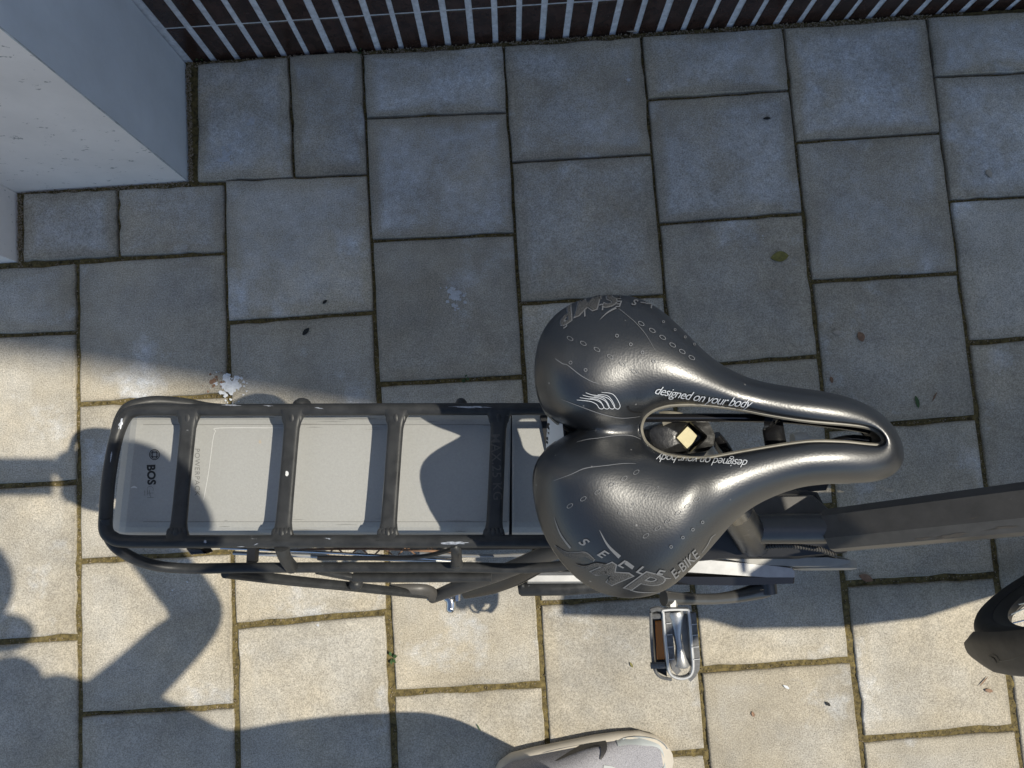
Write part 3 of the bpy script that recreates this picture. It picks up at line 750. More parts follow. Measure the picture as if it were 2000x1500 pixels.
# lower pannier rails with their hoops
mb = MB(); mb.tube(pl((207, 1012, ZR), (212, 1046, ZR - .004), (236, 1076, ZR - .012), (290, 1101, ZR - .028), (360, 1110, ZR - .042), (480, 1109, ZR - .048), (700, 1108, ZR - .05), (900, 1108, ZR - .05), (1000, 1110, ZR - .05), (1080, 1107, ZR - .048), (1130, 1098, ZR - .045), (1180, 1080, ZR - .045)), .0050, smooth=6, seg=14)
mb.build('pannier_rail', 'rack', rack)
mb = MB(); mb.tube(pl((228, 850, ZL), (236, 818, ZL - .003), (255, 794, ZL - .010), (300, 784, ZL - .022), (360, 788, ZL - .034), (430, 799, ZL - .045), (600, 806, ZL - .05), (1100, 806, ZL - .05)), .0055, smooth=6, seg=14)
mb.build('pannier_rail', 'rack', rack)
for a, b_, c_ in (((551, 1066, ZR), (556, 1088, ZR - .012), (570, 1108, ZR - .046)),):
    mb = MB(); mb.tube(pl(a, b_, c_), [.0070, .0056, .0062], smooth=6); mb.build('strut', 'rack', rack)
mb = MB(); mb.tube(pl((887, 1064, ZR + .001), (891, 1078, ZR - .004), (892, 1100, ZR - .035)), [.0046, .0050, .0052], smooth=6); mb.sphere(at(892, 1101, ZR - .035), .0062); mb.build('strut', 'rack', rack)
for x in (590, 901):
    mb = MB(); mb.sphere(at(x, 791, ZL - .012), .0085 if x < 700 else .006, .007, .012); mb.build('strut', 'rack', rack)
# stay going down to the hub, and second side tube
mb = MB(); mb.tube(pl((440, 1118, .66), (560, 1133, .58), (690, 1146, .50), (780, 1156, .43), (850, 1163, .37)), .0058, smooth=5); mb.build('stay', 'rack', rack)
mb = MB(); mb.tube(pl((690, 1128, .63), (800, 1128, .63), (960, 1127, .63)), .0052, smooth=4); mb.build('side_tube', 'rack', rack)
mb = MB(); mb.tube(pl((690, 1128, .63), (660, 1122, .64), (620, 1114, .66)), .004, smooth=4); mb.build('tube_tip', 'rack', rack)
mb = MB(); mb.sphere(at(695, 1140, .52), .0085); mb.build('weld_knob', 'rack', rack)
rf = on_surf(bvh_of(rl), .0004, .73)
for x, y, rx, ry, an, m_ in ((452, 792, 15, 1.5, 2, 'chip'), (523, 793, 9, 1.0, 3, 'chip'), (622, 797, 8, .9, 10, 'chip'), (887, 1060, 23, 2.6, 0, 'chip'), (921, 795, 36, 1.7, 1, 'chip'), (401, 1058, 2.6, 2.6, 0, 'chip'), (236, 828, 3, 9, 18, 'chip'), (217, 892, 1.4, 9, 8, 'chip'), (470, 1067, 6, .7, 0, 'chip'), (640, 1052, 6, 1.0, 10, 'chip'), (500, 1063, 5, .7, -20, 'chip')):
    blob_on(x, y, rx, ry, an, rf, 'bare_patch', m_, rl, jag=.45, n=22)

# ---- battery ---------------------------------------------------------------
batt = empty('battery', at(650, 930, .68)); child(batt, bike)
BZL, BZR = .694, .716
def bz(py): return BZL + (BZR - BZL) * (py - 800) / 260
def bat(x0, x1, name, rl_=False):
    # cross section lines from left to right: (py, dz)
    sec = [(795, -.050), (806, -.022), (812, -.006), (820, -.0022), (829, -.0002), (831, 0), (1018, 0), (1020, -.0002), (1030, -.0022), (1040, -.006), (1050, -.022), (1056, -.050)]
    mb = MB(); xs = [x0, x0 + 4, x0 + 12, x0 + 24] + [x0 + 24 + (x1 - x0 - 30) * k / 8 for k in range(1, 9)] + [x1 - 3, x1]; rows = []
    for x in xs:
        row = []
        e = min(1, (x - x0) / 24); drop = .010 * (1 - e) ** 2 if rl_ else (0 if x > x0 else .001)
        if x == x1: drop += .001
        for y, dz in sec:
            xx = x + (30 - (y - 930) * .11 - 30) * (1 - max(0, (x - x0)) / 900) if rl_ else x
            yy = 930 + (y - 930) * (1 - (.06 * (1 - e) ** 2 if rl_ else 0))
            row.append(at(xx, yy, bz(y) + dz - drop))
        rows.append(row)
    n = len(sec); vs = [p for r in rows for p in r]
    fs = [(r * n + i, r * n + i + 1, (r + 1) * n + i + 1, (r + 1) * n + i) for r in range(len(rows) - 1) for i in range(n - 1)]
    fs += [tuple(range(n)), tuple((len(rows) - 1) * n + i for i in range(n))]
    mb.add(vs, fs); return mb.build(name, 'batt', batt, angle=12)
b1 = bat(232, 996, 'battery_case', True); b2 = bat(1000, 1135, 'battery_holder')
bf = on_surf(bvh_of(b1), .00025, .71)
text_on('BOS', 295, 927, 88, 22, bf, 'lettering', 'ink', b1, bold=.9, sx=.98, maxlen=15)
text_on('CH', 293, 961, 88, 20, bf, 'lettering', 'greyink', b1, bold=-.55, sx=.9, maxlen=15)
text_on('POWERPACK', 385, 922, 90, 14, bf, 'lettering', 'greyink', b1, bold=.05, spacing=1.15)
blob_on(302, 888, 10.5, 10.5, 0, bf, 'emblem', 'ink', b1, jag=0, n=28, ringonly=.86)
blob_on(302, 888, 7.6, 7.6, 0, bf, 'emblem', 'ink', b1, jag=0, n=28, ringonly=.84)
ribbon_on([(297, 884), (307, 884)], 1.4, bf, 'emblem', 'ink', b1); ribbon_on([(297, 892), (307, 892)], 1.4, bf, 'emblem', 'ink', b1)
ribbon_on([(298, 881), (298, 895)], 1.3, bf, 'emblem', 'ink', b1); ribbon_on([(306, 881), (306, 895)], 1.3, bf, 'emblem', 'ink', b1)
for y in (829.5, 1019):
    ribbon_on([(280, y), (500, y), (740, y), (990, y)], .9, bf, 'panel_line', 'greyink', b1)
ribbon_on([(560, 836), (430, 836), (421, 843), (416, 860), (408, 920), (398, 976)], .9, bf, 'panel_line', 'paper', b1)
rr_ = random.Random(4)
for k in range(26):
    x = rr_.uniform(390, 960); y = rr_.choice([rr_.uniform(813, 840), rr_.uniform(1008, 1040)]); L = rr_.uniform(8, 60)
    ribbon_on([(x, y), (x + L / 2, y + rr_.uniform(-.6, .6)), (min(x + L, 985), y)], [.2, rr_.uniform(.5, 1.1), .2], bf, 'scratch', 'greyink', b1, sub=3)
ribbon_on([(256, 953), (262, 951), (268, 953)], [1, 4, 1], bf, 'scratch', 'paper', b1)
for x in (283, 288, 292): ribbon_on([(x, 955 + x % 5), (x, 968)], [1.2, .6], bf, 'scratch', 'greyink', b1)
blob_on(508, 863, 3, 3.4, 0, bf, 'mark', 'leafp', b1, jag=.2, n=10)
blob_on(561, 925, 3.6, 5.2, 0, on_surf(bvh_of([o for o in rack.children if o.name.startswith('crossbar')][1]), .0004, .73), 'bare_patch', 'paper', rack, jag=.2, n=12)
mb = MB(); mb.prism([at(275, 812, .64), at(265, 1045, .66), at(1140, 1045, .66), at(1140, 812, .64)], (0, 0, .03), .002); mb.build('battery_tray', 'black', batt)
mb = MB(); mb.prism([at(1055, 812, .70), at(1062, 800, .70), at(1110, 800, .70), at(1110, 1060, .715), at(1100, 1060, .715)], (0, 0, -.03), .001); mb.build('lock_block', 'black', batt)

# ---- wheels ------------------------------------------------------------------
def wheel(par, T, name, R=.335, tr=.021):
    wh = empty(name, T(Vector((0, 0, -R)))); child(wh, par)
    def circ(r, y, n=72, a0=0, a1=2 * pi): return [T(Vector((r * cos(a0 + (a1 - a0) * k / n), y, r * sin(a0 + (a1 - a0) * k / n)))) for k in range(n)]
    ax = (T(Vector((0, 1, 0))) - T(Vector((0, 0, 0)))).normalized()
    def lathe(prof_, n=72):
        mb = MB(); vs = []
        for r, y in prof_: vs += circ(r, y, n)
        m_ = len(prof_); mb.add(vs, [(j * n + i, j * n + (i + 1) % n, ((j + 1) % m_) * n + (i + 1) % n, ((j + 1) % m_) * n + i) for j in range(m_) for i in range(n)]); return mb
    tp = [(R - tr + tr * cos(a), tr * sin(a)) for a in [-2.4 + 4.8 * k / 14 for k in range(15)]]
    lathe(tp).build('tyre', 'rubber', wh)
    lathe([(R - .036, -.013), (R - .044, -.012), (R - .056, -.005), (R - .056, .005), (R - .044, .012), (R - .036, .013), (R - .040, .0)]).build('rim', 'black', wh)
    mb = MB(); mb.tube([T(Vector((0, -.045, 0))), T(Vector((0, -.03, 0))), T(Vector((0, -.03, 0))), T(Vector((0, .03, 0))), T(Vector((0, .03, 0))), T(Vector((0, .045, 0)))], [.012, .012, .028, .028, .012, .012], seg=20); mb.build('hub', 'black', wh)
    for k in range(28):
        a = 2 * pi * k / 28; s = 1 if k % 2 else -1; b = a + (.9 if (k // 2) % 2 else -.9)
        mb = MB(); mb.tube([T(Vector((.026 * cos(b), s * .028, .026 * sin(b)))), T(Vector(((R - .054) * cos(a), 0, (R - .054) * sin(a))))], .0011, seg=5); mb.build('spoke', 'steel', wh)
    return wh
def mudguard(par, T, R, a0, a1, hw, name='mudguard', m='fender'):
    n = 40; mb = MB(); vs = []; sec = [(-1, -.012), (-.8, -.003), (-.4, 0), (0, .0012), (.4, 0), (.8, -.003), (1, -.012), (.96, -.0135), (.4, -.002), (0, -.0010), (-.4, -.002), (-.96, -.0135)]
    for k in range(n + 1):
        a = a0 + (a1 - a0) * k / n; e = min(k, n - k) / 2.0; sh = min(1, .55 + .45 * e)
        for u, d in sec: vs.append(T(Vector(((R + d) * cos(a), hw * u * sh, (R + d) * sin(a)))))
    m_ = len(sec); fs = [(k * m_ + i, k * m_ + (i + 1) % m_, (k + 1) * m_ + (i + 1) % m_, (k + 1) * m_ + i) for k in range(n) for i in range(m_)]
    fs += [tuple(range(m_)), tuple(n * m_ + i for i in range(m_))]
    mb.add(vs, fs); return mb.build(name, m, par, angle=50)
AX = .345
def TR(v): return bk(v.x, v.y, v.z + AX)
rw = wheel(bike, TR, 'rear_wheel')
mudguard(bike, TR, .362, R_(70), R_(188), .026, m='black')
# front wheel, steered to the left
FC = Vector((1.330, -1.212, 0)); TH = R_(21.5)
FM = Matrix.Rotation(TH, 3, 'Z') @ Matrix.Rotation(-R_(16), 3, 'X')
def TF(v): return FC + FM @ Vector((v.x, v.y, v.z + AX))
fw = wheel(bike, TF, 'front_wheel')
fg = mudguard(bike, TF, .366, R_(35), R_(193), .033)
gf = on_surf(bvh_of(fg), .0006, .2)
blob_on(1942, 1286, 6.5, 12, -48, gf, 'bolt', 'black', fg, jag=.1, n=16)
blob_on(1940, 1288, 3.5, 9, -48, on_surf(bvh_of(fg), .0014, .2), 'bolt_head', 'fender', fg, jag=.1, n=12)
ribbon_on([(1950, 1292), (1975, 1288), (1999, 1280), (2020, 1272)], [.8, 1.6, 1.8, 1.8], gf, 'crease', 'satin', fg)
for s in (-1, 1):
    mb = MB(); mb.tube([TF(Vector((0, s * .05, 0))), TF(Vector((.0, s * .05, .2))), TF(Vector((-.02, s * .045, .36))), TF(Vector((-.05, s * .02, .42)))], [.011, .014, .015, .015], smooth=4); mb.build('fork_blade', 'frame', fw)

# ---- frame ---------------------------------------------------------------------
fr = empty('frame', bk(.45, 0, .3)); child(bike and fr, bike)
hexs = [(cos(a) * (.92 if i % 2 else 1.0), sin(a)) for i, a in enumerate([R_(30 + 45 * k) for k in range(8)])]
octo = [(1.0, .45), (.55, 1.0), (-.55, 1.0), (-1.0, .45), (-1.0, -.45), (-.55, -1.0), (.55, -1.0), (1.0, -.45)]
dA, dB = at(1625, 1036, .435), at(2010, 993, .565); dd = (dB - dA)
mb = MB(); mb.tube([dA - dd * .02, dA, dB, dA + dd * 2.33], [.0262, .0268, .0285, .03], shape=octo, up=Vector((0, .35, 1)).normalized()); mb.build('down_tube', 'frame', fr, angle=20)
df = on_surf(bvh_of([o for o in fr.children if o.name.startswith('down_tube')][0]), .0004, .5)
for x, y, rx, ry, an in ((1643, 1016, 7, 5, 40), (1862, 1046, 26, 3, -8), (1800, 1052, 14, 2, -8), (1960, 1030, 30, 2.5, -8), (1900, 1012, 9, 1.2, -10)):
    blob_on(x, y, rx, ry, an, df, 'scuff', 'fender', fr, jag=.6, n=26)
hb = dA + dd * 2.3; ht = hb + BM @ Vector((-.07, 0, .20))
mb = MB(); mb.tube([hb - (ht - hb) * .35, ht], .024); mb.build('head_tube', 'frame', fr)
mb = MB(); mb.tube(pl((1478, 1033, .435), (1540, 1033, .435), (1622, 1032, .436)), .0200, seg=20); mb.build('top_tube', 'satin', fr)
mb = MB(); mb.sphere(at(1628, 1044, .44), .004); mb.tube(pl((1618, 1050, .44), (1630, 1030, .445)), .0045); mb.build('collar', 'frame', fr)
# seat tube from motor up to the clamp
s0 = at(1462, 1040, .42); s1 = at(1350, 868, .79)
mb = MB(); mb.tube([s0 + (s0 - s1) * .12, s0, s0.lerp(s1, .5)], [.026, .023, .019], seg=18); mb.build('seat_tube', 'dirty', fr)
mb = MB(); mb.tube([s0.lerp(s1, .48), s1], .0145, seg=18); mb.build('seat_post', 'silver', fr)
mb = MB(); mb.tube([s0.lerp(s1, .40), s0.lerp(s1, .52)], .0225, seg=18); mb.build('post_collar', 'gloss', fr)
# weld row under the short tube
for k in range(34):
    t = k / 33; px = 1456 + t * 175; py = 1074 - 8 * sin(pi * min(1, t * 1.15)) + (10 * max(0, t - .85) / .15)
    mb = MB(); mb.sphere(at(px, py, .405), .0022, .0045, .003, seg=8, rg=6, mtx=Matrix.Rotation(R_(18), 3, 'Z')); mb.build('weld_bead', 'frame', fr)
# stays to the rear hub, right side and left side
hub = at(858, 1160, .36)
mb = MB(); mb.tube([at(842, 1168, .355), at(900, 1145, .44), at(980, 1118, .52), at(1060, 1085, .60), at(1180, 1040, .68)], [.0085, .010, .0095, .0095, .0095], smooth=5, flat=.7); mb.build('seat_stay', 'frame', fr)
mb = MB(); mb.tube([bk(0, .07, .345), bk(.12, .06, .5), bk(.30, .03, .70)], .010, smooth=4); mb.build('seat_stay', 'frame', fr)
mb = MB(); mb.tube([at(905, 1162, .34), at(960, 1145, .38), at(1010, 1125, .42), at(1060, 1100, .47)], [.006, .0115, .0125, .010], smooth=5, flat=.45); mb.build('dropout', 'gloss', fr)
mb = MB(); mb.tube([at(760, 1150, .42), at(830, 1152, .41), at(850, 1166, .37)], [.006, .008, .010], smooth=4, flat=.6); mb.build('dropout', 'frame', fr)
mb = MB(); mb.tube([bk(0, .065, .345), bk(.25, .06, .32), bk(.45, .04, .30)], .011, smooth=4); mb.build('chain_stay', 'frame', fr)
mb = MB(); mb.tube(pl((870, 1166, .33), (880, 1172, .33), (880, 1190, .33)), [.006, .0075, .0068], smooth=4); mb.sphere(at(880, 1188, .33), .0072); mb.tube(pl((893, 1160, .33), (893, 1173, .33)), .0045, seg=6); mb.build('axle_lever', 'steel', bike)
mb = MB(); mb.tube(pl((822, 1166, .34), (836, 1167, .34)), .0016, seg=8); mb.tube(pl((834, 1167, .34), (840, 1167, .34)), .0045, seg=10); mb.tube(pl((840, 1167, .34), (860, 1166, .34)), .003, seg=10); mb.build('cable_adjuster', 'silver', bike)
# kickstand foot / chain guard tube beneath the saddle
cg = empty('chain_guard', at(1300, 1120, .30)); child(cg, bike)
mb = MB(); mb.tube(pl((1012, 1151, .345), (1018, 1150, .345), (1100, 1148, .342), (1180, 1142, .34), (1300, 1130, .335)), [.007, .0105, .0112, .0112, .0112], seg=16); mb.sphere(at(1020, 1144, .355), .004); mb.build('guard_tube', 'rack', cg)
mb = MB(); mb.tube(pl((1030, 1128, .40), (1300, 1127, .38)), .0075, shape=octo); mb.build('guard_rail', 'guard', cg)
mb = MB(); mb.prism([at(1120, 1098, .345), at(1345, 1091, .345), at(1372, 1092, .345), at(1440, 1098, .345), at(1520, 1106, .345), at(1548, 1110, .345), at(1554, 1116, .345), at(1554, 1128, .345), at(1500, 1128, .345), at(1345, 1118, .345), at(1120, 1122, .345)], (0, 0, -.016), .0015); mb.build('top_cover', 'guard', cg)
mb = MB(); mb.prism([at(1100, 1120, .325), at(1345, 1124, .325), at(1553, 1128, .325), at(1552, 1140, .325), at(1440, 1144, .325), at(1300, 1142, .325), at(1100, 1138, .325)], (0, 0, -.05), .002); mb.build('side_cover', 'gloss', cg)
# motor block
mo = empty('motor', bk(.45, 0, .28)); child(mo, bike)
mb = MB(); mb.prism([at(1360, 975, .37), at(1420, 962, .385), at(1500, 955, .385), at(1600, 962, .38), at(1612, 985, .38), at(1620, 1010, .385), at(1650, 1070, .385), at(1660, 1080, .36), at(1560, 1093, .36), at(1420, 1093, .36), at(1340, 1100, .36)], (0, 0, -.14), .006); mb.build('motor_housing', 'black', mo)
mb = MB(); mb.prism([at(1440, 972, .395), at(1590, 968, .395), at(1622, 996, .395), at(1600, 1006, .40), at(1450, 1006, .40)], (0, 0, -.03), .003); mb.build('left_cover', 'frame', mo)
mb = MB(); mb.prism([at(1405, 1090, .345), at(1500, 1089, .345), at(1620, 1088, .345), at(1663, 1094, .345), at(1665, 1099, .345), at(1640, 1106, .345), at(1560, 1109, .345), at(1480, 1104, .345)], (0, 0, -.035), .003); mb.build('right_cover', 'motor', mo)
cc = at(1610, 1112, .30)
mb = MB(); ax = (at(1610, 1120, .30) - at(1610, 1100, .30)).normalized() ; ax = (BM @ Vector((0, -1, 0)))
mb.tube([cc - ax * .012, cc - ax * .001, cc, cc + ax * .001], [.046, .046, .044, .035], seg=36); mb.build('badge_plate', 'motor', mo)
# cranks and pedals
ck = empty('crank', at(1475, 1140, .29)); child(ck, bike)
def crank_arm(): 
    mb = MB(); P = [at(1498, 1149, .30), at(1480, 1154, .302), at(1445, 1163, .318), at(1405, 1169, .338), at(1360, 1170, .362), at(1320, 1169, .385), at(1296, 1168, .396)]
    mb.tube(P, [.0105, .0100, .0078, .0064, .0062, .0072, .009], smooth=5, flat=1.25, up=Vector((0, -1, .2))); return mb
crank_arm().build('crank_arm', 'satin', ck)
mb = MB(); mb.tube(pl((1497, 1136, .30), (1499, 1158, .30)), .0145, seg=20); mb.build('crank_boss', 'satin', ck)
mb = MB(); mb.tube(pl((1312, 1172, .39), (1313, 1190, .392)), .0078, seg=6); mb.build('pedal_axle', 'silver', ck)
bl = bk(.43, .05, .29); bl2 = bk(.60, .09, .24)
mb = MB(); mb.tube([bl, bk(.45, .085, .285), bl2], [.014, .013, .012], smooth=4); mb.build('left_crank_arm', 'gloss', ck)
mb = MB(); mb.prism([at(1545, 948, .30), at(1600, 944, .30), at(1620, 946, .30), at(1615, 958, .30), at(1560, 962, .30)], (0, 0, -.02), .002); mb.build('left_pedal', 'black', ck)

pd = empty('pedal', at(1318, 1255, .39)); child(pd, bike)
PZ = .405
def PP(x, y, z=0): return at(x, y, PZ + z)
# outer frames: two rounded rails joined at the end
frp = [(1297, 1192), (1296, 1200), (1299, 1240), (1303, 1280), (1306, 1308), (1313, 1320), (1326, 1325), (1340, 1324), (1350, 1317), (1354, 1300), (1351, 1260), (1348, 1220), (1345, 1196), (1341, 1191)]
mb = MB(); mb.tube([PP(*p) for p in frp], .0020, smooth=4, seg=8, shape=[(1, .3), (1, -3.5), (-1, -3.5), (-1, .3), (-.5, .8), (.5, .8)], up=Vector((0, 0, 1)), closed=True); mb.build('cage', 'silver', pd)
for xs in ((1306, 1318), (1354, 1366)):
    pass
tr = [(1305, 1196), (1308, 1240), (1312, 1285), (1318, 1306), (1326, 1314)]
mb = MB(); mb.tube([PP(x, y, -.001) for x, y in tr], .0042, shape=[(1, .3), (1, -1.5), (-1, -1.5), (-1, .3)]); mb.build('tread', 'grip', pd)
tr = [(1353, 1197), (1357, 1240), (1361, 1285), (1360, 1306), (1353, 1318), (1344, 1327)]
mb = MB(); mb.tube([PP(x, y, -.001) for x, y in tr], .0042, shape=[(1, .3), (1, -1.5), (-1, -1.5), (-1, .3)]); mb.build('tread', 'grip', pd)
for (x0, y0, x1_) in ((1301, 1218, 1311), (1303, 1240, 1313), (1305, 1264, 1315), (1307, 1288, 1317), (1349, 1220, 1361), (1351, 1241, 1363), (1352, 1264, 1365), (1355, 1288, 1367)):
    mb = MB(); mb.tube([PP(x0, y0, .0022), PP(x1_, y0 - 1, .0022)], .0007, seg=6); mb.build('rib', 'silver', pd)
mb = MB(); mb.tube([PP(1318, 1193, -.006), PP(1319, 1200, -.006), PP(1321, 1225, -.006), PP(1323, 1245, -.006), PP(1326, 1262, -.006), PP(1329, 1285, -.006), PP(1330, 1298, -.006), PP(1330, 1303, -.006)], [.0105, .0115, .0080, .0052, .0050, .0080, .0118, .0070], smooth=5, seg=22); mb.build('barrel', 'silver', pd)
mb = MB(); mb.prism([PP(1331, 1200, -.010), PP(1346, 1199, -.010), PP(1352, 1300, -.010), PP(1334, 1302, -.010)], (0, 0, -.003), .0006); mb.build('base_plate', 'batt2', pd)
# the lower side frame with its amber reflector, turned towards the rear
mb = MB(); q = [(1270, 1193), (1290, 1190), (1300, 1192), (1303, 1308), (1298, 1322), (1284, 1318), (1275, 1304)]
mb.tube([PP(1271, 1196, -.006), PP(1272, 1240, -.010), PP(1275, 1285, -.012), PP(1279, 1308, -.012), PP(1290, 1322, -.010), PP(1312, 1327, -.006)], .0022, smooth=4, seg=8)
mb.tube([PP(1271, 1192, -.006), PP(1284, 1189, -.004), PP(1298, 1193, -.002)], .0035, smooth=4, seg=8); mb.build('side_plate', 'grip', pd)
mb = MB(); mb.prism([PP(1273, 1196, -.016), PP(1297, 1196, -.012), PP(1303, 1322, -.012), PP(1283, 1312, -.018)], (0, 0, -.01), .001); mb.build('reflector_box', 'black', pd)
mb = MB(); mb.prism([PP(1280, 1213, -.013), PP(1296, 1212, -.0085), PP(1300, 1288, -.0085), PP(1284, 1289, -.013)], (0, 0, -.006), .0008); mb.build('reflector', 'amber', pd)
for y in (1203, 1300):
    mb = MB(); mb.tube([PP(1271, y, -.010), PP(1300, y - 1, -.004)], .0045, seg=8); mb.build('bridge', 'grip', pd)

# cables and small things between the carrier tubes
mb = MB(); mb.tube([bk(-.30, -.02, .62), bk(-.1, -.03, .60), bk(.1, -.028, .585), bk(.2, -.02, .60), bk(.35, -.01, .62)], .0028, smooth=6); mb.build('cable', 'black', bike)
mb = MB(); mb.prism([at(482, 1068, .69), at(500, 1068, .69), at(498, 1100, .69), at(480, 1100, .69)], (0, 0, -.01), .001); mb.build('strap', 'black', bike)
mb = MB(); mb.tube(pl((1548, 860, .33), (1575, 858, .33)), .011, seg=14); mb.tube(pl((1575, 858, .33), (1602, 862, .33)), .006, seg=10); mb.build('cable_plug', 'motor', bike)
for pts, rr, mm in (([(430, 1070, .60), (640, 1079, .56), (900, 1095, .52)], .0016, 'steel'), ([(455, 1080, .58), (700, 1090, .55), (880, 1097, .52)], .0022, 'silver'),
                    ([(560, 1074, .55), (720, 1072, .55), (880, 1078, .52)], .0014, 'leafb'), ([(820, 1080, .50), (930, 1086, .50), (1060, 1082, .50)], .0020, 'guard')):
    mb = MB(); mb.tube(pl(*pts), rr, smooth=6, seg=8); mb.build('guard_stay', mm, bike)
mb = MB(); mb.tube(pl((620, 1090, .58), (760, 1090, .57), (830, 1086, .58), (892, 1070, .62)), .0026, smooth=6, seg=8); mb.build('brake_cable', 'black', bike)
for k in range(5):
    x = 640 + k * 46; mb = MB(); mb.tube(pl((x, 1083, .50), (x + 16, 1068, .50)), .0010, seg=6); mb.tube(pl((x + 16, 1068, .50), (x + 34, 1084, .50)), .0010, seg=6); mb.build('wire', 'leafb', bike)
# rear lamp
mb = MB(); mb.prism([at(362, 1072, .62), at(395, 1072, .62), at(402, 1082, .62), at(370, 1084, .62)], (0, 0, -.02), .002); mb.build('rear_lamp', 'gloss', bike)
# handlebar, steered with the wheel
hc = ht + BM @ Vector((-.03, 0, .16))
def hbp(x, y, z): return hc + Matrix.Rotation(TH, 3, 'Z') @ Vector((x, y, z))
mb = MB(); mb.tube([ht, hc], .016); mb.build('stem', 'black', bike)
mb = MB(); mb.tube([hbp(-.16, -.30, .04), hbp(-.05, -.27, .05), hbp(0, -.15, .03), hbp(.02, 0, 0), hbp(0, .15, .03), hbp(-.05, .27, .05), hbp(-.16, .30, .04)], .012, smooth=6); mb.build('handlebar', 'black', bike)
for s in (-1, 1):
    mb = MB(); mb.tube([hbp(-.17, s * .302, .04), hbp(-.06, s * .275, .05)], .017); mb.build('hand_grip', 'rubber', bike)

# unseen bag added right of the handlebar, outlined to cast the shade there
bag = empty('shade_bag', gp(1850, 1100, 0), 'unseen dark bag by the right grip, added to shade the paving', 'bag')
BX0, BX1, BY0, BY1 = 0, 0, 0, 0
def shp(px, py, z): # point at height z whose shadow falls on that paving pixel
    p = at(px, py, 0); return Vector((p.x + .715 * z, p.y - .033 * z, z))
q = [shp(x, y, 1.05) for x, y in ((1092, 1202), (1098, 1060), (1240, 968), (1874, 968), (1874, 1120), (1744, 1165), (1594, 1212), (1444, 1230), (1380, 1212))]; q = q[::-1]
mb = MB(); mb.prism([Vector((p.x, p.y, .75)) for p in q], (0, 0, .30), .004); mb.build('shade_bag_body', 'cloth', bag)
fl = [shp(x, y, 1.06) for x, y in ((955, 930), (1094, 930), (1097, 985), (1094, 1062), (1088, 1030), (960, 1022))][::-1]
mb = MB(); mb.prism([Vector((p.x, p.y, 1.052)) for p in fl], (0, 0, .012), .002); mb.build('shade_flap', 'cloth', bag)  # thin sheet added only to shade the frame tubes
mb = MB(); a, b_ = q[6].lerp(q[8], .5), q[4].lerp(q[5], .5); mb.tube([a, a.lerp(b_, .3) + Vector((0, 0, .14)), a.lerp(b_, .7) + Vector((0, 0, .14)), b_], .006, smooth=5); mb.build('shade_bag_handle', 'cloth', bag)

# ================================================================== PHOTOGRAPHER
per = empty('person', gp(1150, 1560, 0), 'person in dark clothes standing beside the bicycle, one pale sneaker in view', 'person')
def skin_mesh(name, chain, m, sub=2):
    """chain: list of (point, radius, parent index)"""
    me = bpy.data.meshes.new(name); me.from_pydata([tuple(c[0]) for c in chain], [(i, c[2]) for i, c in enumerate(chain) if c[2] is not None], [])
    o = bpy.data.objects.new(name, me); COL.objects.link(o)
    md = o.modifiers.new('Skin', 'SKIN'); md.use_smooth_shade = True; me.skin_vertices or o.modifiers
    for i, c in enumerate(chain):
        r = c[1] if hasattr(c[1], '__len__') else (c[1], c[1]); me.skin_vertices[0].data[i].radius = r
    me.skin_vertices[0].data[0].use_root = True
    s = o.modifiers.new('Subdivision', 'SUBSURF'); s.levels = sub; s.render_levels = sub
    me.materials.append(M[m]); child(o, per); return o
G = gp
skin_mesh('body', [
    (G(1200, 1555, .95), .13, None), (G(1190, 1530, 1.08), .115, 0), (G(1180, 1485, 1.22), .13, 1), (G(1150, 1432, 1.36), .135, 2), (G(1100, 1360, 1.46), .075, 3), (G(1060, 1260, 1.52), .055, 4),
    (G(1222, 1355, 1.41), .066, 3), (G(1212, 1290, 1.30), .056, 6), (G(1196, 1184, 1.13), .052, 7), (G(1172, 1095, 1.20), .047, 8), (G(1178, 1030, 1.29), .046, 9), (G(1150, 975, 1.338), .040, 10),
    (G(1180, 1600, 1.40), .062, 3), (G(1205, 1665, 1.20), .052, 12), (G(1240, 1675, .98), .042, 13), (G(1270, 1665, .84), .032, 14),
    (G(1200, 1468, .88), .088, 0), (G(1215, 1443, .52), .066, 16), (G(1125, 1520, .13), .044, 17),
    (G(1200, 1645, .88), .088, 0), (G(1230, 1685, .50), .066, 19), (G(1170, 1705, .14), .046, 20), (G(1040, 1390, 1.40), .11, 3)], 'jacket')
mb = MB(); mb.sphere(G(1030, 1120, 1.58), .080, .105, .115, seg=24, rg=16); mb.build('head', 'skin', per)
mb = MB(); mb.sphere(G(1012, 1135, 1.61), .092, .115, .110, seg=24, rg=16); mb.sphere(G(1112, 1212, 1.56), .055, .04, .05, seg=14, rg=10); mb.build('hair', 'hair', per)
# left hand gripping the phone, fingers as short chains
skin_mesh('palm', [(G(1146, 968, 1.345), .036, None), (G(1126, 925, 1.366), .046, 0), (G(1104, 884, 1.376), .044, 1), (G(1062, 878, 1.382), .026, 2)], 'skin')
for k in range(4):
    skin_mesh('finger', [(G(1092 + k * 15, 945, 1.350), .008, None), (G(1088 + k * 17, 925, 1.349), .008, 0), (G(1086 + k * 18, 908, 1.352), .0075, 1), (G(1086 + k * 18, 900, 1.3535), .006, 2)], 'skin', 1)
skin_mesh('thumb', [(G(1086, 960, 1.355), .010, None), (G(1078, 940, 1.372), .009, 0), (G(1086, 915, 1.376), .008, 1)], 'skin', 1)
ph = empty('mobile_phone', at(1000, 872, 0) * 0 + CAM + Vector((.06, -.03, .012)), 'black mobile phone held over the bicycle by the person', 'phone')
mb = MB(); mb.box(CAM + Vector((-.035, -.036, .0105)), .162, .076, .008, CM); mb.build('phone_body', 'phone', ph)

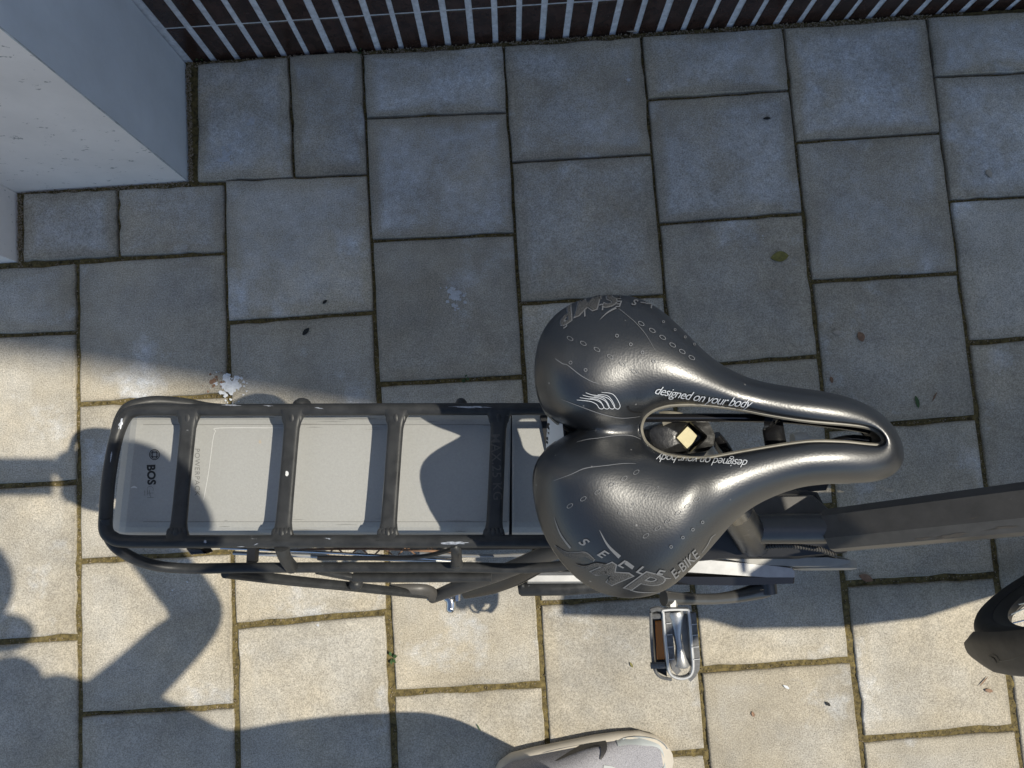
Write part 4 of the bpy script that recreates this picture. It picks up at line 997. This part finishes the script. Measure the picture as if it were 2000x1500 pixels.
# sneaker: lofted along its length
def shoe(hx, hy, tx, ty, name='sneaker', lbl='pale grey mesh sneaker with beige foam sole'):
    sh = empty(name, at(hx, hy, 0)); child(sh, per); tag(sh, lbl)
    H = at(hx, hy, 0); T_ = at(tx, ty, 0); L = (T_ - H).length; u = (T_ - H) / L; vv = Vector((-u.y, u.x, 0))
    def S_(s, w_, z): return H + u * s * L + vv * w_ + Vector((0, 0, z))
    #           s    lat  med  zsole  
    st = [(-.0, .014, .014), (.03, .030, .028), (.10, .042, .034), (.25, .047, .032), (.42, .050, .031), (.58, .053, .040), (.72, .053, .046), (.84, .050, .046), (.93, .038, .037), (.985, .020, .020), (1.0, .008, .008)]
    def layer(zs, sc_):
        top_ = [S_(s, a * sc_, zs(s)) for s, a, b in st]; bot = [S_(s, -b * sc_, zs(s)) for s, a, b in st][::-1]; return top_ + bot
    mb = MB(); Ls = [layer(lambda s: .002 + .012 * max(0, s - .8) ** 1 , .93), layer(lambda s: .008 + .012 * max(0, s - .8), 1.02), layer(lambda s: .018, 1.06), layer(lambda s: .030 - .006 * s, 1.0), layer(lambda s: .036 - .008 * s, .90)]
    n = len(Ls[0]); mb.add([p for l_ in Ls for p in l_], [(r * n + i, r * n + (i + 1) % n, (r + 1) * n + (i + 1) % n, (r + 1) * n + i) for r in range(4) for i in range(n)] + [tuple(range(n)), tuple(4 * n + i for i in range(n))])
    mb.build('sole', 'sole', sh, angle=60)
    # upper as cross-section arches
    mb = MB(); rows = []; NA = 20
    hgt = [(-.0, .070), (.03, .082), (.10, .088), (.25, .086), (.36, .090), (.48, .082), (.58, .068), (.72, .052), (.84, .044), (.93, .036), (.985, .030), (1.0, .026)]
    def hz(s):
        for (a, ha), (b, hb_) in zip(hgt, hgt[1:]):
            if s <= b: return ha + (hb_ - ha) * (s - a) / (b - a)
        return hgt[-1][1]
    def wd(s, k):
        for p, q in zip(st, st[1:]):
            if s <= q[0]: return p[k] + (q[k] - p[k]) * (s - p[0]) / (q[0] - p[0])
        return st[-1][k]
    SS = [k / 30 for k in range(31)]
    for s in SS:
        a, b, h = wd(s, 1) * .90, wd(s, 2) * .90, hz(s); row = []
        for k in range(NA + 1):
            t = pi * k / NA; c = cos(t); row.append(S_(s, (a if c > 0 else b) * (abs(c) ** .62) * (1 if c > 0 else -1), .028 - .007 * s + (h - .028) * sin(t) ** .75))
        rows.append(row)
    n = NA + 1; mb.add([p for r in rows for p in r], [(r * n + i, r * n + i + 1, (r + 1) * n + i + 1, (r + 1) * n + i) for r in range(30) for i in range(NA)])
    up = mb.build('upper', 'shoe', sh, angle=60); bv = bvh_of(up)
    def onup(s, w_, off=.0007):
        p = S_(s, w_, .3); h, nr, _, _ = bv.ray_cast(p, Vector((0, 0, -1)))
        if h is None: return S_(s, w_, .03)
        return h + (nr if nr.z > 0 else -nr) * off
    def patch(pts, name_, m_, off=.0012):       # ribbon in shoe coordinates (s, w, width)
        P = [Vector((a, b, 0)) for a, b, c in pts]; W_ = [c for a, b, c in pts]; P, W_ = spline(P, W_, 6); mb = MB(); vs = []
        for i, p in enumerate(P):
            a = P[max(0, i - 1)]; b = P[min(len(P) - 1, i + 1)]; t = Vector(((b - a).x * L, (b - a).y, 0)).normalized(); nn = Vector((-t.y / L, t.x, 0)) * W_[i] / 2
            vs += [onup(p.x + nn.x, p.y + nn.y, off), onup(p.x + nn.x * .3, p.y + nn.y * .3, off * 1.3), onup(p.x - nn.x * .3, p.y - nn.y * .3, off * 1.3), onup(p.x - nn.x, p.y - nn.y, off)]
        mb.add(vs, [(4 * i + j, 4 * i + j + 1, 4 * i + j + 5, 4 * i + j + 4) for i in range(len(P) - 1) for j in range(3)]); mb.build(name_, m_, sh)
    patch([(.70, .044, .006), (.76, .045, .010), (.84, .041, .014), (.93, .030, .014), (.965, .010, .014), (.965, -.010, .014), (.92, -.03, .012)], 'toe_guard', 'shoe2')
    patch([(.60, .018, .006), (.66, .008, .006), (.66, -.008, .006), (.60, -.02, .006)], 'overlay', 'shoe2')
    if tx < 1320: ribbon_on([(1085, 1488), (1108, 1476), (1136, 1462), (1160, 1450), (1176, 1452), (1179, 1466), (1172, 1484)], [1.5, 6, 11, 16, 16, 11, 2], on_surf(bv, .0022, .06), 'side_mark', 'swoosh', sh, sub=12)
    for k in range(5):
        s = .40 + k * .045; patch([(s, .016, .0035), (s + .008, 0, .004), (s, -.016, .0035)], 'lace', 'lace', .0025)
    mb = MB(); mb.tube([S_(.10 + .13 * (1 - cos(2 * pi * k / 24)) , .026 * sin(2 * pi * k / 24), .088) for k in range(24)], .006, closed=True, seg=8); mb.build('collar', 'swoosh', sh)
shoe(968, 1516, 1308, 1468)
shoe(1040, 1790, 1340, 1740, lbl='pale grey mesh sneaker, outside the frame')

# ================================================================== LITTER AND MARKS
def leaf(px, py, L, Wd, ang, m_, label, cat='leaf', curl=.15):
    mb = MB(); a = R_(-ang) - 0.068; c = at(px, py, 0); vs = []; n = 10
    for i in range(n + 1):
        t = i / n; hw_ = Wd / 2 * sin(pi * t) ** .8; x_ = (t - .5) * L
        for s in (-1, 0, 1):
            p = Vector((x_ * cos(a) - s * hw_ * sin(a), x_ * sin(a) + s * hw_ * cos(a), .0022 + abs(s) * hw_ * curl * 2 + curl * L * .3 * (t - .5) ** 2)); vs.append(Vector((c.x, c.y, 0)) + p)
    mb.add(vs, [(3 * i + j, 3 * i + j + 1, 3 * i + j + 4, 3 * i + j + 3) for i in range(n) for j in range(2)])
    mb.add([v - Vector((0, 0, .0006)) for v in vs], [(3 * i + j, 3 * i + 3 + j, 3 * i + j + 4, 3 * i + j + 1) for i in range(n) for j in range(2)])
    o = mb.build('fallen_leaf' if cat == 'leaf' else cat, m_, None, label=label, cat=cat); return o
leaf(1522, 502, .038, .022, -8, 'leafy', 'yellow green oval leaf lying on the paving right above the saddle nose')
leaf(1680, 658, .022, .015, 70, 'leafb', 'curled reddish brown leaf on the stone beside the small pale petal')
leaf(1634, 650, .017, .010, 0, 'leafp', 'small pale petal lying left of the curled brown leaf', 'petal')
leaf(1790, 785, .026, .008, 78, 'leafg', 'narrow green leaf on the paving right of the saddle nose')
leaf(1824, 775, .022, .003, -60, 'leafb', 'thin dark curved stalk beside the narrow green leaf', 'stalk')
leaf(1930, 340, .020, .011, 60, 'leafp', 'pale curled leaf near the right edge of the paving')
leaf(1497, 232, .016, .006, -5, 'dark', 'dark crumpled leaf scrap on the stone near the tiled wall')
leaf(1623, 742, .014, .007, 80, 'leafb', 'tiny rust brown leaf scrap just above the saddle nose')
leaf(598, 648, .020, .009, -50, 'dark', 'dark dry twig scrap on the stone above the carrier', 'twig')
leaf(635, 590, .012, .006, -40, 'dark', 'small dark crumb above the twig scrap', 'crumb')
leaf(1232, 62, .024, .006, 5, 'leafp', 'pale dry leaf wedged at the foot of the tiled wall')
leaf(1920, 1330, .026, .0022, -45, 'leafb', 'thin brown twig on the sunlit stone below the front wheel', 'twig')
leaf(1930, 1348, .016, .007, 10, 'leafb', 'small orange brown leaf flake below the thin twig')
leaf(1233, 1298, .012, .004, 60, 'leafy', 'tiny straw coloured leaf left of the pedal')
leaf(935, 1420, .016, .002, 60, 'leafg', 'short green grass blade on the shaded stone at the bottom', 'grass blade')
leaf(1470, 1394, .011, .006, 70, 'leafb', 'small brown flake on the sunlit stone right of the pedal')
leaf(1616, 1374, .012, .006, 40, 'dark', 'dark dirt crumb on the sunlit stone by the lower right joint', 'crumb')
leaf(1535, 1341, .014, .005, 30, 'lime', 'small white bird dropping on the sunlit stone right of the pedal', 'dropping')
leaf(1690, 1128, .030, .014, 20, 'leafb', 'brown leaf pressed into the joint right of the motor')
# green sprouts by the wall
def sprout(px, py, label, n=7, s=.011):
    mb = MB(); c = at(px, py, 0); rr = random.Random(px)
    for k in range(n):
        a = rr.uniform(0, 6.28); L = s * rr.uniform(.5, 1.1); d = Vector((cos(a), sin(a), 0)); q = Vector((-sin(a), cos(a), 0)); o = c + d * .002
        mb.add([o, o + d * L * .5 + q * L * .28 + Vector((0, 0, L * .5)), o + d * L + Vector((0, 0, L * .45)), o + d * L * .5 - q * L * .28 + Vector((0, 0, L * .5))], [(0, 1, 2, 3)])
    mb.build('weed', 'leafg', None, label=label, cat='weed')
sprout(391, 113, 'tiny green weed sprouting where pillar and tiled wall meet')
sprout(702, 100, 'tiny green weed at the wall foot above a paving joint', 5, .008)
sprout(908, 738, 'small green weed in the joint left of the saddle', 6, .009)
sprout(765, 1284, 'small green weed in the sunlit joint below the carrier', 6, .011)
# dried droppings: flat splats
sf = lambda x, y: at(x, y, .0016)
def splat(px, py, r, label, n=9, m_='lime', sp=1.6, nm='dropping'):
    rr = random.Random(int(px + py)); mb = MB()
    for k in range(n):
        f_ = rr.random() ** 1.4; an = rr.uniform(0, 6.28); x_, y_ = px + cos(an) * r * sp * f_, py + sin(an) * r * sp * f_; q = r * rr.uniform(.08, .36) * (1.2 - f_); nn = 11
        ro_ = [q * rr.uniform(.55, 1.3) for _ in range(nn)]; c = at(x_, y_, .0021); vs = [c] + [at(x_ + ro_[i] * cos(6.283 * i / nn), y_ + ro_[i] * sin(6.283 * i / nn), .0016) for i in range(nn)]
        mb.add(vs, [(0, 1 + i, 1 + (i + 1) % nn) for i in range(nn)])
    mb.build(nm, m_, None, label=label, cat='stain')
splat(447, 752, 24, 'crusty white bird dropping above the left end of the carrier', 70)
splat(415, 745, 17, 'rusty brown stain beside the crusty white dropping', 16, 'leafb', nm='rust_stain')
splat(888, 578, 20, 'faint white splash on the shaded stone above the saddle', 46, m_='faint')
splat(337, 1156, 9, 'pale bluish paint spot in the shadow left of the carrier', 4)
splat(366, 1136, 5, 'small pale dot right above the paint spot', 2)
splat(492, 238, 13, 'white scuff on the first stone beside the pillar', 34, m_='faint')
splat(440, 305, 18, 'scattered white scuffs on the lower part of the first stone', 40, m_='faint')
splat(1228, 155, 9, 'white smear at the end of the pale curve on the stone by the wall', 8, m_='faint')
splat(1424, 325, 6, 'small round white spot on the upper right paving', 3)
splat(862, 322, 7, 'faint white spot on the stone right of the pillar', 5, m_='faint')
splat(1492, 462, 5, 'small bluish spot above the yellow leaf', 3)
splat(620, 1222, 9, 'faint white mark on the sunlit stone below the carrier', 6, m_='faint')
